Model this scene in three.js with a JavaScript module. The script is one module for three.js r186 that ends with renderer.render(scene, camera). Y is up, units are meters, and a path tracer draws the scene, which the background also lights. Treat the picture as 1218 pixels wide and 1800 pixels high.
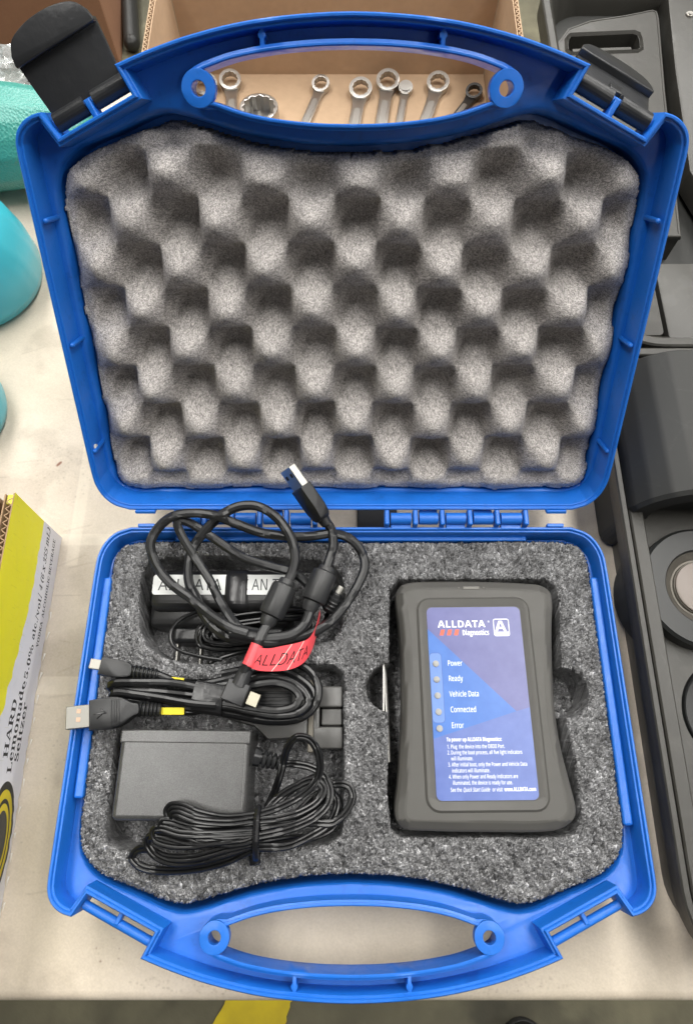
import * as THREE from 'three';
import { RoundedBoxGeometry } from 'three/addons/geometries/RoundedBoxGeometry.js';
import { mergeGeometries, mergeVertices, toCreasedNormals } from 'three/addons/utils/BufferGeometryUtils.js';
import { RectAreaLightUniformsLib } from 'three/addons/lights/RectAreaLightUniformsLib.js';

// ------------------------------------------------------------------ camera, light, exposure
const scene = new THREE.Scene();
const camera = new THREE.PerspectiveCamera(76.1, 692 / 1024, 0.02, 30);
camera.position.set(-0.0026, 0.4182, 0.1312);
camera.lookAt(-0.0026, 0.4182 - 0.93473, 0.1312 - 0.35535);
const renderer = new THREE.WebGLRenderer({ antialias: true });
renderer.toneMapping = THREE.LinearToneMapping;
renderer.toneMappingExposure = 0.93;
renderer.shadowMap.enabled = true;
scene.background = new THREE.Color(0.055, 0.055, 0.054);        // the dim, evenly lit garage around the table
RectAreaLightUniformsLib.init();

const glowMat = new THREE.MeshStandardMaterial({ color: 0x111111, emissive: new THREE.Color(1, 0.98, 0.94), emissiveIntensity: 6, side: THREE.DoubleSide });
function ceilingLamp(x, y, z, w, len, power, label) {          // a long fluorescent fitting above the bench
  const g = new THREE.Group(); g.name = numbered('fluorescent_lamp'); g.position.set(x, y, z);
  g.userData = { label, category: 'lamp' }; scene.add(g);
  const housing = new THREE.Mesh(new THREE.BoxGeometry(w + 0.06, 0.05, len + 0.06), new THREE.MeshStandardMaterial({ color: 0xcccccc, roughness: 0.6 }));
  housing.name = 'housing'; housing.position.y = 0.04; g.add(housing);
  const diffuser = new THREE.Mesh(new THREE.BoxGeometry(w, 0.012, len), glowMat); diffuser.name = 'diffuser'; diffuser.position.y = 0.008; g.add(diffuser);
  const l = new THREE.RectAreaLight(new THREE.Color(1, 0.975, 0.93), power, w, len);
  l.position.set(x, y - 0.004, z); l.lookAt(x, y - 1, z); scene.add(l);
}
const used = {};
function numbered(n) { const k = used[n] = (used[n] ?? -1) + 1; return k ? n + '_' + String(k).padStart(3, '0') : n; }
ceilingLamp(0.74, 2.1, -2.2, 0.46, 5.2, 11.6, 'long white ceiling lamp above the right side of the bench');
ceilingLamp(-0.74, 2.1, -2.2, 0.46, 5.2, 10.8, 'long white ceiling lamp above the left side of the bench');
ceilingLamp(2.5, 2.1, -1.2, 0.46, 5.0, 9.5, 'third long white ceiling lamp, farthest right over the garage floor');
ceilingLamp(1.0, 2.1, 2.7, 0.22, 1.6, 4.5, 'short white ceiling lamp behind the viewer on the right');

// ------------------------------------------------------------------ helpers
let seed = 12345;
function rnd() { seed = (seed + 0x6d2b79f5) | 0; let t = Math.imul(seed ^ (seed >>> 15), 1 | seed); t = (t + Math.imul(t ^ (t >>> 7), 61 | t)) ^ t; return ((t ^ (t >>> 14)) >>> 0) / 4294967296; }
const rr = (a, b) => a + (b - a) * rnd();
function hash(x, y, s = 0) { let h = (Math.imul(x, 374761393) + Math.imul(y, 668265263) + Math.imul(s, 974711)) | 0; h = Math.imul(h ^ (h >>> 13), 1274126177); return ((h ^ (h >>> 16)) >>> 0) / 4294967296; }
function vnoise(x, y, per, s = 0) {
  const xi = Math.floor(x), yi = Math.floor(y), fx = x - xi, fy = y - yi, m = (a) => ((a % per) + per) % per;
  const u = fx * fx * (3 - 2 * fx), v = fy * fy * (3 - 2 * fy);
  const a = hash(m(xi), m(yi), s), b = hash(m(xi + 1), m(yi), s), c = hash(m(xi), m(yi + 1), s), d = hash(m(xi + 1), m(yi + 1), s);
  return (a + (b - a) * u) * (1 - v) + (c + (d - c) * u) * v;
}
function fbm(u, v, per, oct, s = 0) { let a = 0.5, t = 0, n = 0; for (let o = 0; o < oct; o++) { t += a * vnoise(u * per, v * per, per, s + o); n += a; a *= 0.55; per *= 2; } return t / n; }
const sm = (a, b, x) => { const t = Math.min(1, Math.max(0, (x - a) / (b - a))); return t * t * (3 - 2 * t); };
function tex(size, metres, fn, srgb) {                        // fn(u, v) -> [r, g, b] in 0..1; the tile is metres wide
  const d = new Uint8Array(size * size * 4);
  for (let y = 0; y < size; y++) for (let x = 0; x < size; x++) {
    const c = fn(x / size, y / size), k = (y * size + x) * 4;
    d[k] = Math.max(0, Math.min(255, c[0] * 255)); d[k + 1] = Math.max(0, Math.min(255, c[1] * 255)); d[k + 2] = Math.max(0, Math.min(255, c[2] * 255)); d[k + 3] = 255;
  }
  const t = new THREE.DataTexture(d, size, size); t.magFilter = THREE.LinearFilter; t.minFilter = THREE.LinearMipmapLinearFilter; t.generateMipmaps = true;
  t.wrapS = t.wrapT = THREE.RepeatWrapping; t.repeat.set(1 / metres, 1 / metres); if (srgb) t.colorSpace = THREE.SRGBColorSpace; t.needsUpdate = true;
  return t;
}
const g3 = (v) => [v, v, v];
function canvasTex(w, h, draw) {
  const c = document.createElement('canvas'); c.width = w; c.height = h; const x = c.getContext('2d'); draw(x, w, h);
  const t = new THREE.CanvasTexture(c); t.colorSpace = THREE.SRGBColorSpace; return t;
}
const lin = (r, g, b) => new THREE.Color().setRGB(r, g, b);
const std = (o) => new THREE.MeshStandardMaterial({ side: THREE.DoubleSide, ...o });
const phy = (o) => new THREE.MeshPhysicalMaterial({ side: THREE.DoubleSide, ...o });
const V = (a) => { const o = []; for (let i = 0; i < a.length; i += 3) o.push(new THREE.Vector3(a[i] / 1000, a[i + 1] / 1000, a[i + 2] / 1000)); return o; };

function boxUV(geo) {                                        // uv in metres from the dominant axis of each face
  const g = geo.index ? geo.toNonIndexed() : geo, p = g.attributes.position, n = p.count, uv = new Float32Array(n * 2);
  const a = new THREE.Vector3(), b = new THREE.Vector3(), c = new THREE.Vector3();
  for (let i = 0; i < n; i += 3) {
    a.fromBufferAttribute(p, i); b.fromBufferAttribute(p, i + 1); c.fromBufferAttribute(p, i + 2);
    const nn = b.clone().sub(a).cross(c.clone().sub(a)), x = Math.abs(nn.x), y = Math.abs(nn.y), z = Math.abs(nn.z);
    [a, b, c].forEach((q, k) => { const [s, t] = y >= x && y >= z ? [q.x, q.z] : x >= z ? [q.z, q.y] : [q.x, q.y]; uv[(i + k) * 2] = s; uv[(i + k) * 2 + 1] = t; });
  }
  g.setAttribute('uv', new THREE.BufferAttribute(uv, 2)); return g;
}
function outward(geo) {                                      // flips the faces of a closed mesh that is inside out
  const g = geo.index ? geo.toNonIndexed() : geo, p = g.attributes.position.array; let vol = 0;
  for (let i = 0; i < p.length; i += 9) vol += p[i] * (p[i + 4] * p[i + 8] - p[i + 5] * p[i + 7]) - p[i + 1] * (p[i + 3] * p[i + 8] - p[i + 5] * p[i + 6]) + p[i + 2] * (p[i + 3] * p[i + 7] - p[i + 4] * p[i + 6]);
  if (vol < 0) for (let i = 0; i < p.length; i += 9) for (let k = 0; k < 3; k++) { const t = p[i + 3 + k]; p[i + 3 + k] = p[i + 6 + k]; p[i + 6 + k] = t; }
  return g;
}
function bare(geo) { const g = geo.index ? geo.toNonIndexed() : geo.clone(); for (const k of Object.keys(g.attributes)) if (k !== 'position') g.deleteAttribute(k); return g; }
function join(list, crease = 0.6) { return toCreasedNormals(mergeVertices(mergeGeometries(list.map(bare)), 1e-6), crease); }
function part(name, geo, mat, parent, opt = {}) {
  const list = Array.isArray(geo) ? geo : [geo];
  let g = list.length > 1 || opt.crease ? join(list, opt.crease ?? 0.6) : list[0];
  if (!opt.keepUV) g = boxUV(g);
  const m = new THREE.Mesh(g, mat); m.name = opt.top ? numbered(name) : name; m.castShadow = m.receiveShadow = true;
  if (opt.label) m.userData.label = opt.label;
  (parent ?? scene).add(m); return m;
}
function thing(name, label, category, pos = [0, 0, 0], rotY = 0, group) {
  const g = new THREE.Group(); g.name = numbered(name); g.position.set(...pos); g.rotation.y = rotY; g.userData = { label, category };
  if (group) g.userData.group = group; scene.add(g); return g;
}
function rbox(w, h, d, r, x = 0, y = 0, z = 0, ry = 0, rx = 0, rz = 0) {
  const g = new RoundedBoxGeometry(w, h, d, 3, Math.min(r, w / 2.01, h / 2.01, d / 2.01));
  g.applyMatrix4(new THREE.Matrix4().makeRotationFromEuler(new THREE.Euler(rx, ry, rz, 'YXZ'))); g.translate(x, y, z); return g;
}
const area2 = (p) => p.reduce((s, a, i) => { const b = p[(i + 1) % p.length]; return s + a[0] * b[1] - b[0] * a[1]; }, 0) / 2;
function offset(pts, d) {                                    // moves a closed outline inwards by d
  const s = area2(pts) > 0 ? 1 : -1, n = pts.length, out = [];
  const nor = (a, b) => { const x = b[0] - a[0], y = b[1] - a[1], l = Math.hypot(x, y) || 1; return [-y / l * s, x / l * s]; };
  for (let i = 0; i < n; i++) {
    const n1 = nor(pts[(i + n - 1) % n], pts[i]), n2 = nor(pts[i], pts[(i + 1) % n]), k = Math.max(0.35, 1 + n1[0] * n2[0] + n1[1] * n2[1]);
    out.push([pts[i][0] + d * (n1[0] + n2[0]) / k, pts[i][1] + d * (n1[1] + n2[1]) / k]);
  }
  return out;
}
function sweepLoop(pts, prof, closedProfile = true) {        // profile of [inward offset, height] swept along a closed outline in x, z
  const rings = prof.map(([o, h]) => offset(pts, o).map(([x, z]) => [x, h, z])), n = pts.length, m = prof.length, pos = [], idx = [];
  rings.forEach((r) => r.forEach((p) => pos.push(...p)));
  for (let k = 0; k < (closedProfile ? m : m - 1); k++) for (let i = 0; i < n; i++) {
    const a = k * n + i, b = k * n + (i + 1) % n, k2 = (k + 1) % m, c = k2 * n + i, d = k2 * n + (i + 1) % n;
    idx.push(a, b, c, b, d, c);
  }
  const g = new THREE.BufferGeometry(); g.setAttribute('position', new THREE.Float32BufferAttribute(pos, 3)); g.setIndex(idx);
  return outward(g);
}
function plate(outer, holes, top, thick, bevel = 0) {        // flat sheet in x, z with holes
  const s = new THREE.Shape(outer.map(([x, z]) => new THREE.Vector2(x, z)));
  for (const h of holes) s.holes.push(new THREE.Path(h.map(([x, z]) => new THREE.Vector2(x, z))));
  const g = new THREE.ExtrudeGeometry(s, { depth: thick - 2 * bevel, bevelEnabled: bevel > 0, bevelSize: bevel, bevelThickness: bevel, bevelOffset: -bevel, bevelSegments: 2, curveSegments: 16 });
  g.rotateX(Math.PI / 2); g.translate(0, top - bevel, 0); return g;
}
function smooth(pts, per = 4, closed = false) {
  const c = new THREE.CatmullRomCurve3(pts.map(([x, z]) => new THREE.Vector3(x, 0, z)), closed, 'centripetal');
  const n = pts.length * per, out = c.getPoints(n).map((p) => [p.x, p.z]); if (closed) out.pop(); return out;
}
const mirror = (half) => [...half, ...half.slice().reverse().filter((p) => Math.abs(p[0]) > 1e-9).map(([x, z]) => [-x, z])];
const mm = (list) => list.map(([x, z]) => [x / 1000, z / 1000]);
const circle = (cx, cz, r, n = 40) => Array.from({ length: n }, (_, i) => [cx + r * Math.cos(i / n * 2 * Math.PI), cz + r * Math.sin(i / n * 2 * Math.PI)]);
function rrect(x0, z0, x1, z1, r, n = 6) {
  const o = [];
  for (const [cx, cz, a] of [[x1 - r, z1 - r, 0], [x0 + r, z1 - r, 1], [x0 + r, z0 + r, 2], [x1 - r, z0 + r, 3]]) for (let i = 0; i <= n; i++) { const t = (a + i / n) * Math.PI / 2; o.push([cx + r * Math.cos(t), cz + r * Math.sin(t)]); }
  return o;
}
function sdPoly(P, x, z) {                                   // signed distance, negative inside
  let d = 1e9, s = 1;
  for (let i = 0, j = P.length - 1; i < P.length; j = i++) {
    const ex = P[j][0] - P[i][0], ez = P[j][1] - P[i][1], wx = x - P[i][0], wz = z - P[i][1], t = Math.max(0, Math.min(1, (wx * ex + wz * ez) / (ex * ex + ez * ez)));
    d = Math.min(d, (wx - ex * t) ** 2 + (wz - ez * t) ** 2);
    const a = z >= P[i][1], b = z < P[j][1], c = ex * wz > ez * wx; if ((a && b && c) || (!a && !b && !c)) s = -s;
  }
  return s * Math.sqrt(d);
}
function tube(pts, r, closed = false, per = 8, sides = 10) {
  const c = new THREE.CatmullRomCurve3(pts, closed, 'centripetal'); return new THREE.TubeGeometry(c, pts.length * per, r, sides, closed);
}
function ribbonTube(pts, section, closed = false, per = 7) {  // a section of [sideways, up] points swept along a curve, kept level
  const c = new THREE.CatmullRomCurve3(pts, closed, 'centripetal'), N = pts.length * per, m = section.length, pos = [], idx = [], up = new THREE.Vector3(0, 1, 0);
  const cnt = closed ? N : N + 1;
  for (let i = 0; i < cnt; i++) {
    const p = c.getPoint(i / N), t = c.getTangent(i / N), s = new THREE.Vector3().crossVectors(t, up).normalize(), u = new THREE.Vector3().crossVectors(s, t);
    for (const [a, b] of section) pos.push(p.x + s.x * a + u.x * b, p.y + s.y * a + u.y * b, p.z + s.z * a + u.z * b);
  }
  for (let i = 0; i < N; i++) for (let k = 0; k < m; k++) { const a = i * m + k, b = i * m + (k + 1) % m, j = closed ? (i + 1) % N : i + 1, d = j * m + k, e = j * m + (k + 1) % m; idx.push(a, d, b, b, d, e); }
  const g = new THREE.BufferGeometry(); g.setAttribute('position', new THREE.Float32BufferAttribute(pos, 3)); g.setIndex(idx); return g;
}
function cyl(r1, r2, from, to, sides = 20, open = false) {    // a cylinder between two points
  const d = to.clone().sub(from), g = new THREE.CylinderGeometry(r2, r1, d.length(), sides, 1, open);
  g.applyQuaternion(new THREE.Quaternion().setFromUnitVectors(new THREE.Vector3(0, 1, 0), d.clone().normalize())); g.translate(...from.clone().add(to).multiplyScalar(0.5).toArray()); return g;
}
function lathe(profile, segs = 40) { return new THREE.LatheGeometry(profile.map(([r, y]) => new THREE.Vector2(r, y)), segs); }
function along(geo, from, dir) { geo.applyQuaternion(new THREE.Quaternion().setFromUnitVectors(new THREE.Vector3(0, 1, 0), dir.clone().normalize())); geo.translate(from.x, from.y, from.z); return geo; }
function sticker(outline, top, mat, parent, name) {           // a thin printed sheet, uv 0..1 over its box
  const g = plate(outline, [], top, 0.0004), p = g.attributes.position, xs = outline.map((q) => q[0]), zs = outline.map((q) => q[1]);
  const x0 = Math.min(...xs), x1 = Math.max(...xs), z0 = Math.min(...zs), z1 = Math.max(...zs), uv = g.attributes.uv;
  for (let i = 0; i < p.count; i++) uv.setXY(i, (p.getX(i) - x0) / (x1 - x0), (z1 - p.getZ(i)) / (z1 - z0));
  return part(name, g, mat, parent, { keepUV: true });
}
function heightfield(x0, x1, z0, z1, st, sd, h, bottom, side = 0.7) {      // a slab whose top is h(x, z), cut to the outline sd(x, z) < 0
  const nx = Math.round((x1 - x0) / st) + 1, nz = Math.round((z1 - z0) / st) + 1, id = new Int32Array(nx * nz).fill(-1), S = new Float32Array(nx * nz), pos = [], idx = [];
  for (let j = 0; j < nz; j++) for (let i = 0; i < nx; i++) S[j * nx + i] = sd(x0 + i * st, z0 + j * st);
  const v = (i, j) => { const k = j * nx + i; if (id[k] < 0) { id[k] = pos.length / 3; const x = x0 + i * st, z = z0 + j * st; pos.push(x, S[k] > 0 ? bottom : h(x, z, S[k]), z); } return id[k]; };
  for (let j = 0; j < nz - 1; j++) for (let i = 0; i < nx - 1; i++) {
    const k = j * nx + i; if (Math.min(S[k], S[k + 1], S[k + nx], S[k + nx + 1]) > 0) continue;
    const a = v(i, j), b = v(i + 1, j), c = v(i, j + 1), d = v(i + 1, j + 1); idx.push(a, c, b, b, c, d);
  }
  const g = new THREE.BufferGeometry(); g.setAttribute('position', new THREE.Float32BufferAttribute(pos, 3)); g.setIndex(idx); g.computeVertexNormals();
  const uv = new Float32Array(pos.length / 3 * 2); for (let i = 0; i < uv.length / 2; i++) { uv[2 * i] = pos[3 * i]; uv[2 * i + 1] = pos[3 * i + 2] + (pos[3 * i + 1] - 0.0393) * side; }
  g.setAttribute('uv', new THREE.BufferAttribute(uv, 2)); return g;
}

// ------------------------------------------------------------------ materials
const grainBump = tex(512, 0.012, (u, v) => g3(0.55 * fbm(u, v, 24, 3, 3) + 0.45 * hash(Math.floor(u * 170), Math.floor(v * 170), 5)));
const softBump = tex(256, 0.05, (u, v) => g3(fbm(u, v, 6, 5, 9)));
const scuffRough = (lo, hi, s) => tex(512, 0.16, (u, v) => { const n = fbm(u, v, 5, 6, s), f = fbm(u, v, 40, 2, s + 20); return g3(lo + (hi - lo) * (0.65 * n + 0.35 * f)); });
function scuffMask(N, count, sd) {                            // fine scratches and short rubs, 0..1, tileable
  const m = new Float32Array(N * N); let q = sd; const r = () => hash(q++, 17, sd);
  for (let k = 0; k < count; k++) {
    let x = r() * N, y = r() * N, a = r() * 6.283; const len = 8 + r() * r() * 130, w = 0.15 + 0.6 * r(), bend = (r() - 0.5) * 0.02, rub = r() > 0.6 ? 2 : 1;
    for (let i = 0; i < len; i++) { x += Math.cos(a); y += Math.sin(a); a += bend; for (let o = -rub; o <= rub; o++) { const px = ((Math.round(x - o * Math.sin(a)) % N) + N) % N, py = ((Math.round(y + o * Math.cos(a)) % N) + N) % N; if (hash(px, py, sd + 3) > 0.35) m[py * N + px] = Math.max(m[py * N + px], w * (1 - Math.abs(o) / 3)); } }
  }
  return (u, v) => m[(Math.floor(v * N) % N) * N + Math.floor(u * N) % N];
}
const scuffA = scuffMask(768, 230, 501), scuffB = scuffMask(768, 330, 907);
const blueRough = tex(768, 0.13, (u, v) => { const n = fbm(u, v, 5, 6, 31), f = fbm(u, v, 40, 2, 51); return g3(0.22 + 0.34 * (0.65 * n + 0.35 * f) + 0.3 * scuffA(u, v)); });
const blueTone = tex(768, 0.13, (u, v) => { const n = fbm(u, v, 6, 6, 33), s = hash(Math.floor(u * 420), Math.floor(v * 420), 35), d = sm(0.68, 0.8, fbm(u, v, 34, 3, 37)); const t = 0.93 + 0.12 * (n - 0.5) - (s > 0.9988 ? 0.3 : 0) - 0.10 * d; const w = 0.30 * scuffA(u, v); return [Math.min(1, t + d * 0.02 + w), Math.min(1, t + w * 0.6), t]; });
const blue = std({ color: lin(0.0100, 0.142, 0.585), map: blueTone, roughness: 1, roughnessMap: blueRough, bumpMap: softBump, bumpScale: 0.00016 });
const blackPlastic = std({ color: lin(0.010, 0.0105, 0.0115), roughness: 0.40, bumpMap: grainBump, bumpScale: 0.000012 });
const blackGloss = std({ color: lin(0.010, 0.010, 0.011), roughness: 0.26 });
const cordMat = std({ color: lin(0.006, 0.0061, 0.0066), roughness: 0.30 });
const cableMat = std({ color: lin(0.015, 0.0154, 0.0162), roughness: 0.40 });
const adapterMat = std({ color: lin(0.092, 0.092, 0.091), map: tex(512, 0.07, (u, v) => g3(0.62 + 0.5 * (hash(Math.floor(u * 300), Math.floor(v * 300), 15) - 0.5) + 0.3 * (fbm(u, v, 8, 4, 16) - 0.5))), roughness: 0.25, bumpMap: grainBump, bumpScale: 0.00002 });
const steel = std({ color: lin(0.62, 0.60, 0.56), metalness: 1, roughness: 0.32, bumpMap: softBump, bumpScale: 0.0001 });
const chrome = std({ color: lin(0.52, 0.51, 0.49), metalness: 1, roughness: 0.46, roughnessMap: scuffRough(0.5, 1.0, 77) });
const usbMetal = std({ color: lin(0.25, 0.245, 0.225), metalness: 1, roughness: 0.5 });
const tapeMat = std({ color: lin(0.014, 0.014, 0.015), roughness: 0.30, bumpMap: softBump, bumpScale: 0.0004 });
const rubber = std({ color: lin(0.084, 0.081, 0.073), roughness: 0.62, roughnessMap: scuffRough(0.7, 1, 52), bumpMap: grainBump, bumpScale: 0.000012,
  map: tex(512, 0.14, (u, v) => { const n = 0.5 + 0.5 * fbm(u, v, 6, 6, 61), s = hash(Math.floor(u * 512), Math.floor(v * 512), 4) > 0.996 ? 0.15 : 0; return g3(0.72 + 0.25 * (n - 0.5) + s); }) });
const kitTone = tex(1024, 0.30, (u, v) => {
  let n = 0.62 + 0.30 * fbm(u, v, 5, 7, 14); const d = fbm(u, v, 22, 4, 19); if (d > 0.60) n += (d - 0.60) * 2.2 * sm(0.45, 0.6, fbm(u, v, 4, 3, 24)); const h = hash(Math.floor(u * 500), Math.floor(v * 500), 8); if (h > 0.9985) n += 0.3; n += 0.42 * scuffB(u, v); return [n, n * 0.985, n * 0.94]; });
const kitPlastic = std({ color: lin(0.047, 0.0455, 0.041), map: kitTone, roughness: 0.42, bumpMap: softBump, bumpScale: 0.0002 });
const kitTool = std({ color: lin(0.030, 0.031, 0.030), map: kitTone, roughness: 0.66 });

// base foam: closed-cell beads; each cell a small tilted facet
const CELLS = 50, cellPts = [];
for (let j = 0; j < CELLS; j++) for (let i = 0; i < CELLS; i++) cellPts.push([i + hash(i, j, 71), j + hash(i, j, 72), hash(i, j, 73) - 0.5, hash(i, j, 74) - 0.5, hash(i, j, 75)]);
function cellAt(u, v) {
  const x = u * CELLS + 1.25 * (vnoise(u * 100, v * 100, 100, 6) - 0.5), y = v * CELLS + 1.25 * (vnoise(u * 100, v * 100, 100, 7) - 0.5), xi = Math.floor(x), yi = Math.floor(y); let d1 = 9, d2 = 9, best = null, bx = 0, by = 0;
  for (let j = -1; j <= 1; j++) for (let i = -1; i <= 1; i++) {
    const ci = xi + i, cj = yi + j, c = cellPts[((cj % CELLS + CELLS) % CELLS) * CELLS + (ci % CELLS + CELLS) % CELLS];
    const px = ci + c[0] - Math.floor(c[0]), py = cj + c[1] - Math.floor(c[1]), d = Math.hypot(x - px, y - py); if (d < d1) { d2 = d1; d1 = d; best = c; bx = x - px; by = y - py; } else if (d < d2) d2 = d;
  }
  return { edge: d2 - d1, tilt: bx * best[2] + by * best[3], c: best };
}
const FT = 0.088;
const foamBump = tex(1024, FT, (u, v) => { const c = cellAt(u, v); return g3(0.45 + 0.75 * c.tilt + 0.30 * sm(0, 0.3, c.edge) - 0.12 + 0.14 * (c.c[4] - 0.5)); });
const foamTone = tex(1024, FT, (u, v) => { const c = cellAt(u, v), k = c.c[4], w = 0.80 + 0.4 * fbm(u, v, 8, 3, 44); let t = 0.445 + 0.14 * k; if (k > 0.94) t += 0.12; if (k < 0.15) t -= 0.10; t *= w; return [t, t * 1.0, t * 1.01]; }, true);
const foamMat = std({ color: lin(1, 1, 1), map: foamTone, roughness: 0.30, bumpMap: foamBump, bumpScale: 0.0018 });
// lid foam: open-cell, fine pores
const eggBump = tex(1024, 0.05, (u, v) => g3(0.5 * hash(Math.floor(u * 160), Math.floor(v * 160), 1) + 0.5 * fbm(u, v, 70, 2, 2)));
const eggTone = tex(1024, 0.07, (u, v) => { const a = hash(Math.floor(u * 256), Math.floor(v * 256), 21), b = fbm(u, v, 90, 2, 22), s = hash(Math.floor(u * 340), Math.floor(v * 340), 23) > 0.9985 ? 0.5 : 0; const t = 0.635 + 0.34 * (a - 0.5) + 0.22 * (b - 0.5) + s; return [t * 1.02, t, t * 0.985]; }, true);
const eggMat = std({ color: lin(0.96, 0.945, 0.94), map: eggTone, roughness: 0.95, bumpMap: eggBump, bumpScale: 0.0004 });

// ------------------------------------------------------------------ the setting: bench top and floor
const TW = 1.5, TD = 0.705;                                   // the bench top spans x -0.75..0.75, z -0.455..0.25
const benchTex = canvasTex(2048, 1058, (x, w, h) => {
  const X = (m) => (m + 0.75) / TW * w, Z = (m) => (m + 0.455) / TD * h;
  x.fillStyle = 'rgb(205,194,179)'; x.fillRect(0, 0, w, h);
  const img = x.getImageData(0, 0, w, h), d = img.data;
  for (let j = 0; j < h; j++) for (let i = 0; i < w; i++) {
    const u = i / w, v = j / w, k = (j * w + i) * 4, a = fbm(u, v, 9, 6, 101) - 0.5, b = fbm(u, v, 60, 4, 130) - 0.5, f = hash(i, j, 3) - 0.5, g = sm(0.60, 0.74, fbm(u, v, 26, 5, 150));
    const m = a * 20 + b * 18 + f * 9 - g * 18; d[k] += m; d[k + 1] += m * 1.0; d[k + 2] += m * 0.96 + a * 10;
  }
  x.putImageData(img, 0, 0);
  x.fillStyle = 'rgba(228,220,202,0.34)';                    // pale worn stripes where tape used to be
  for (const [x0, z0, x1, z1] of [[-0.189, -0.2, -0.181, 0.01], [-0.28, -0.012, -0.12, -0.004], [-0.26, 0.082, -0.12, 0.093]]) x.fillRect(X(x0), Z(z0), X(x1) - X(x0), Z(z1) - Z(z0));
  const dot = (mx, mz, rx, rz, c, n) => { x.fillStyle = c; for (let i = 0; i < n; i++) { const a = rnd() * 6.283, q = Math.sqrt(rnd()); x.beginPath(); x.arc(X(mx + Math.cos(a) * q * rx), Z(mz + Math.sin(a) * q * rz), rr(0.3, 0.85), 0, 7); x.fill(); } };
  dot(-0.19, -0.06, 0.04, 0.025, 'rgba(70,62,50,0.16)', 260); dot(-0.178, 0.13, 0.008, 0.02, 'rgba(60,52,44,0.25)', 14); dot(-0.172, 0.10, 0.02, 0.06, 'rgba(70,60,50,0.16)', 22);
  dot(0.11, -0.03, 0.03, 0.02, 'rgba(60,50,40,0.25)', 120); dot(-0.13, 0.23, 0.01, 0.01, 'rgba(70,45,35,0.5)', 8); dot(0, 0.243, 0.12, 0.006, 'rgba(80,60,45,0.18)', 500); dot(0, 0.2, 0.7, 0.05, 'rgba(60,55,45,0.16)', 60); dot(0, 0, 0.7, 0.5, 'rgba(80,70,55,0.14)', 300);
  x.strokeStyle = 'rgba(95,80,64,0.14)'; x.lineWidth = 1;
  for (let i = 0; i < 170; i++) { const a = rr(-0.3, 0.3), b = rr(-0.4, 0.25), t = rr(-0.5, 0.5), l = rr(0.004, 0.03); x.beginPath(); x.moveTo(X(a), Z(b)); x.lineTo(X(a + l * Math.cos(t)), Z(b + l * Math.sin(t))); x.stroke(); }
  x.fillStyle = 'rgba(112,66,50,0.85)'; x.beginPath(); x.ellipse(X(-0.2045), Z(-0.064), 3.4, 1.3, -0.9, 0, 7); x.fill();
});
const benchMat = std({ color: lin(0.98, 0.97, 0.95), map: benchTex, roughness: 0.6, roughnessMap: scuffRough(0.6, 1, 88), bumpMap: softBump, bumpScale: 0.0003 });
{
  const g = new RoundedBoxGeometry(TW, 0.03, TD, 4, 0.006); g.translate(0, -0.015, -0.1005);
  const p = g.attributes.position, uv = g.attributes.uv; for (let i = 0; i < p.count; i++) uv.setXY(i, (p.getX(i) + 0.75) / TW, 1 - (p.getZ(i) + 0.455) / TD);
  benchMat.roughnessMap.repeat.set(9, 5); benchMat.bumpMap = softBump.clone(); benchMat.bumpMap.repeat.set(30, 16);
  const t = thing('workbench', 'long beige workbench top carrying the open blue case and everything around it', 'workbench');
  part('table_top', g, benchMat, t, { keepUV: true });
  const legM = std({ color: lin(0.2, 0.2, 0.19), roughness: 0.5, metalness: 0.4 });
  for (const [a, b] of [[-0.68, -0.40], [0.68, -0.40], [-0.68, 0.18], [0.68, 0.18]]) part('leg', rbox(0.04, 0.718, 0.04, 0.004, a, -0.3895, b), legM, t);
}
{
  const floorTex = tex(1024, 1.6, (u, v) => { const n = fbm(u, v, 7, 7, 201), b = fbm(u, v, 40, 3, 220), s = sm(0.56, 0.72, fbm(u, v, 12, 5, 240)); const t = 0.37 + 0.20 * (n - 0.5) + 0.12 * (b - 0.5) - 0.07 * s; return [t * 1.04, t, t * 0.80]; }, true);
  const g = new THREE.PlaneGeometry(12, 12); g.rotateX(-Math.PI / 2); g.translate(0, -0.75, -2);
  const f = part('floor', g, std({ color: lin(1, 1, 1), map: floorTex, roughness: 0.7, bumpMap: softBump, bumpScale: 0.0004 }), scene); f.userData = { kind: 'structure', label: 'dull olive grey concrete garage floor' };
  // worn yellow paint on the floor in front of the bench
  const pts = []; const P = [[-0.190, 0.475], [-0.168, 0.452], [-0.13, 0.440], [-0.085, 0.446], [-0.080, 0.462], [-0.10, 0.50], [-0.13, 0.60], [-0.24, 0.62], [-0.215, 0.52]];
  P.forEach((p, i) => { const q = P[(i + 1) % P.length]; for (let k = 0; k < 6; k++) pts.push([p[0] + (q[0] - p[0]) * k / 6 + rr(-0.003, 0.003), p[1] + (q[1] - p[1]) * k / 6 + rr(-0.003, 0.003)]); });
  const yt = tex(256, 0.3, (u, v) => { const n = fbm(u, v, 8, 5, 260); return [0.80 + 0.2 * (n - 0.5), 0.71 + 0.2 * (n - 0.5), 0.10]; }, true);
  const y = part('painted_marking', plate(pts, [], -0.746, 0.003), std({ map: yt, roughness: 0.6 }), scene); y.userData = { kind: 'structure', label: 'worn yellow paint mark on the concrete floor' };
}

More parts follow.
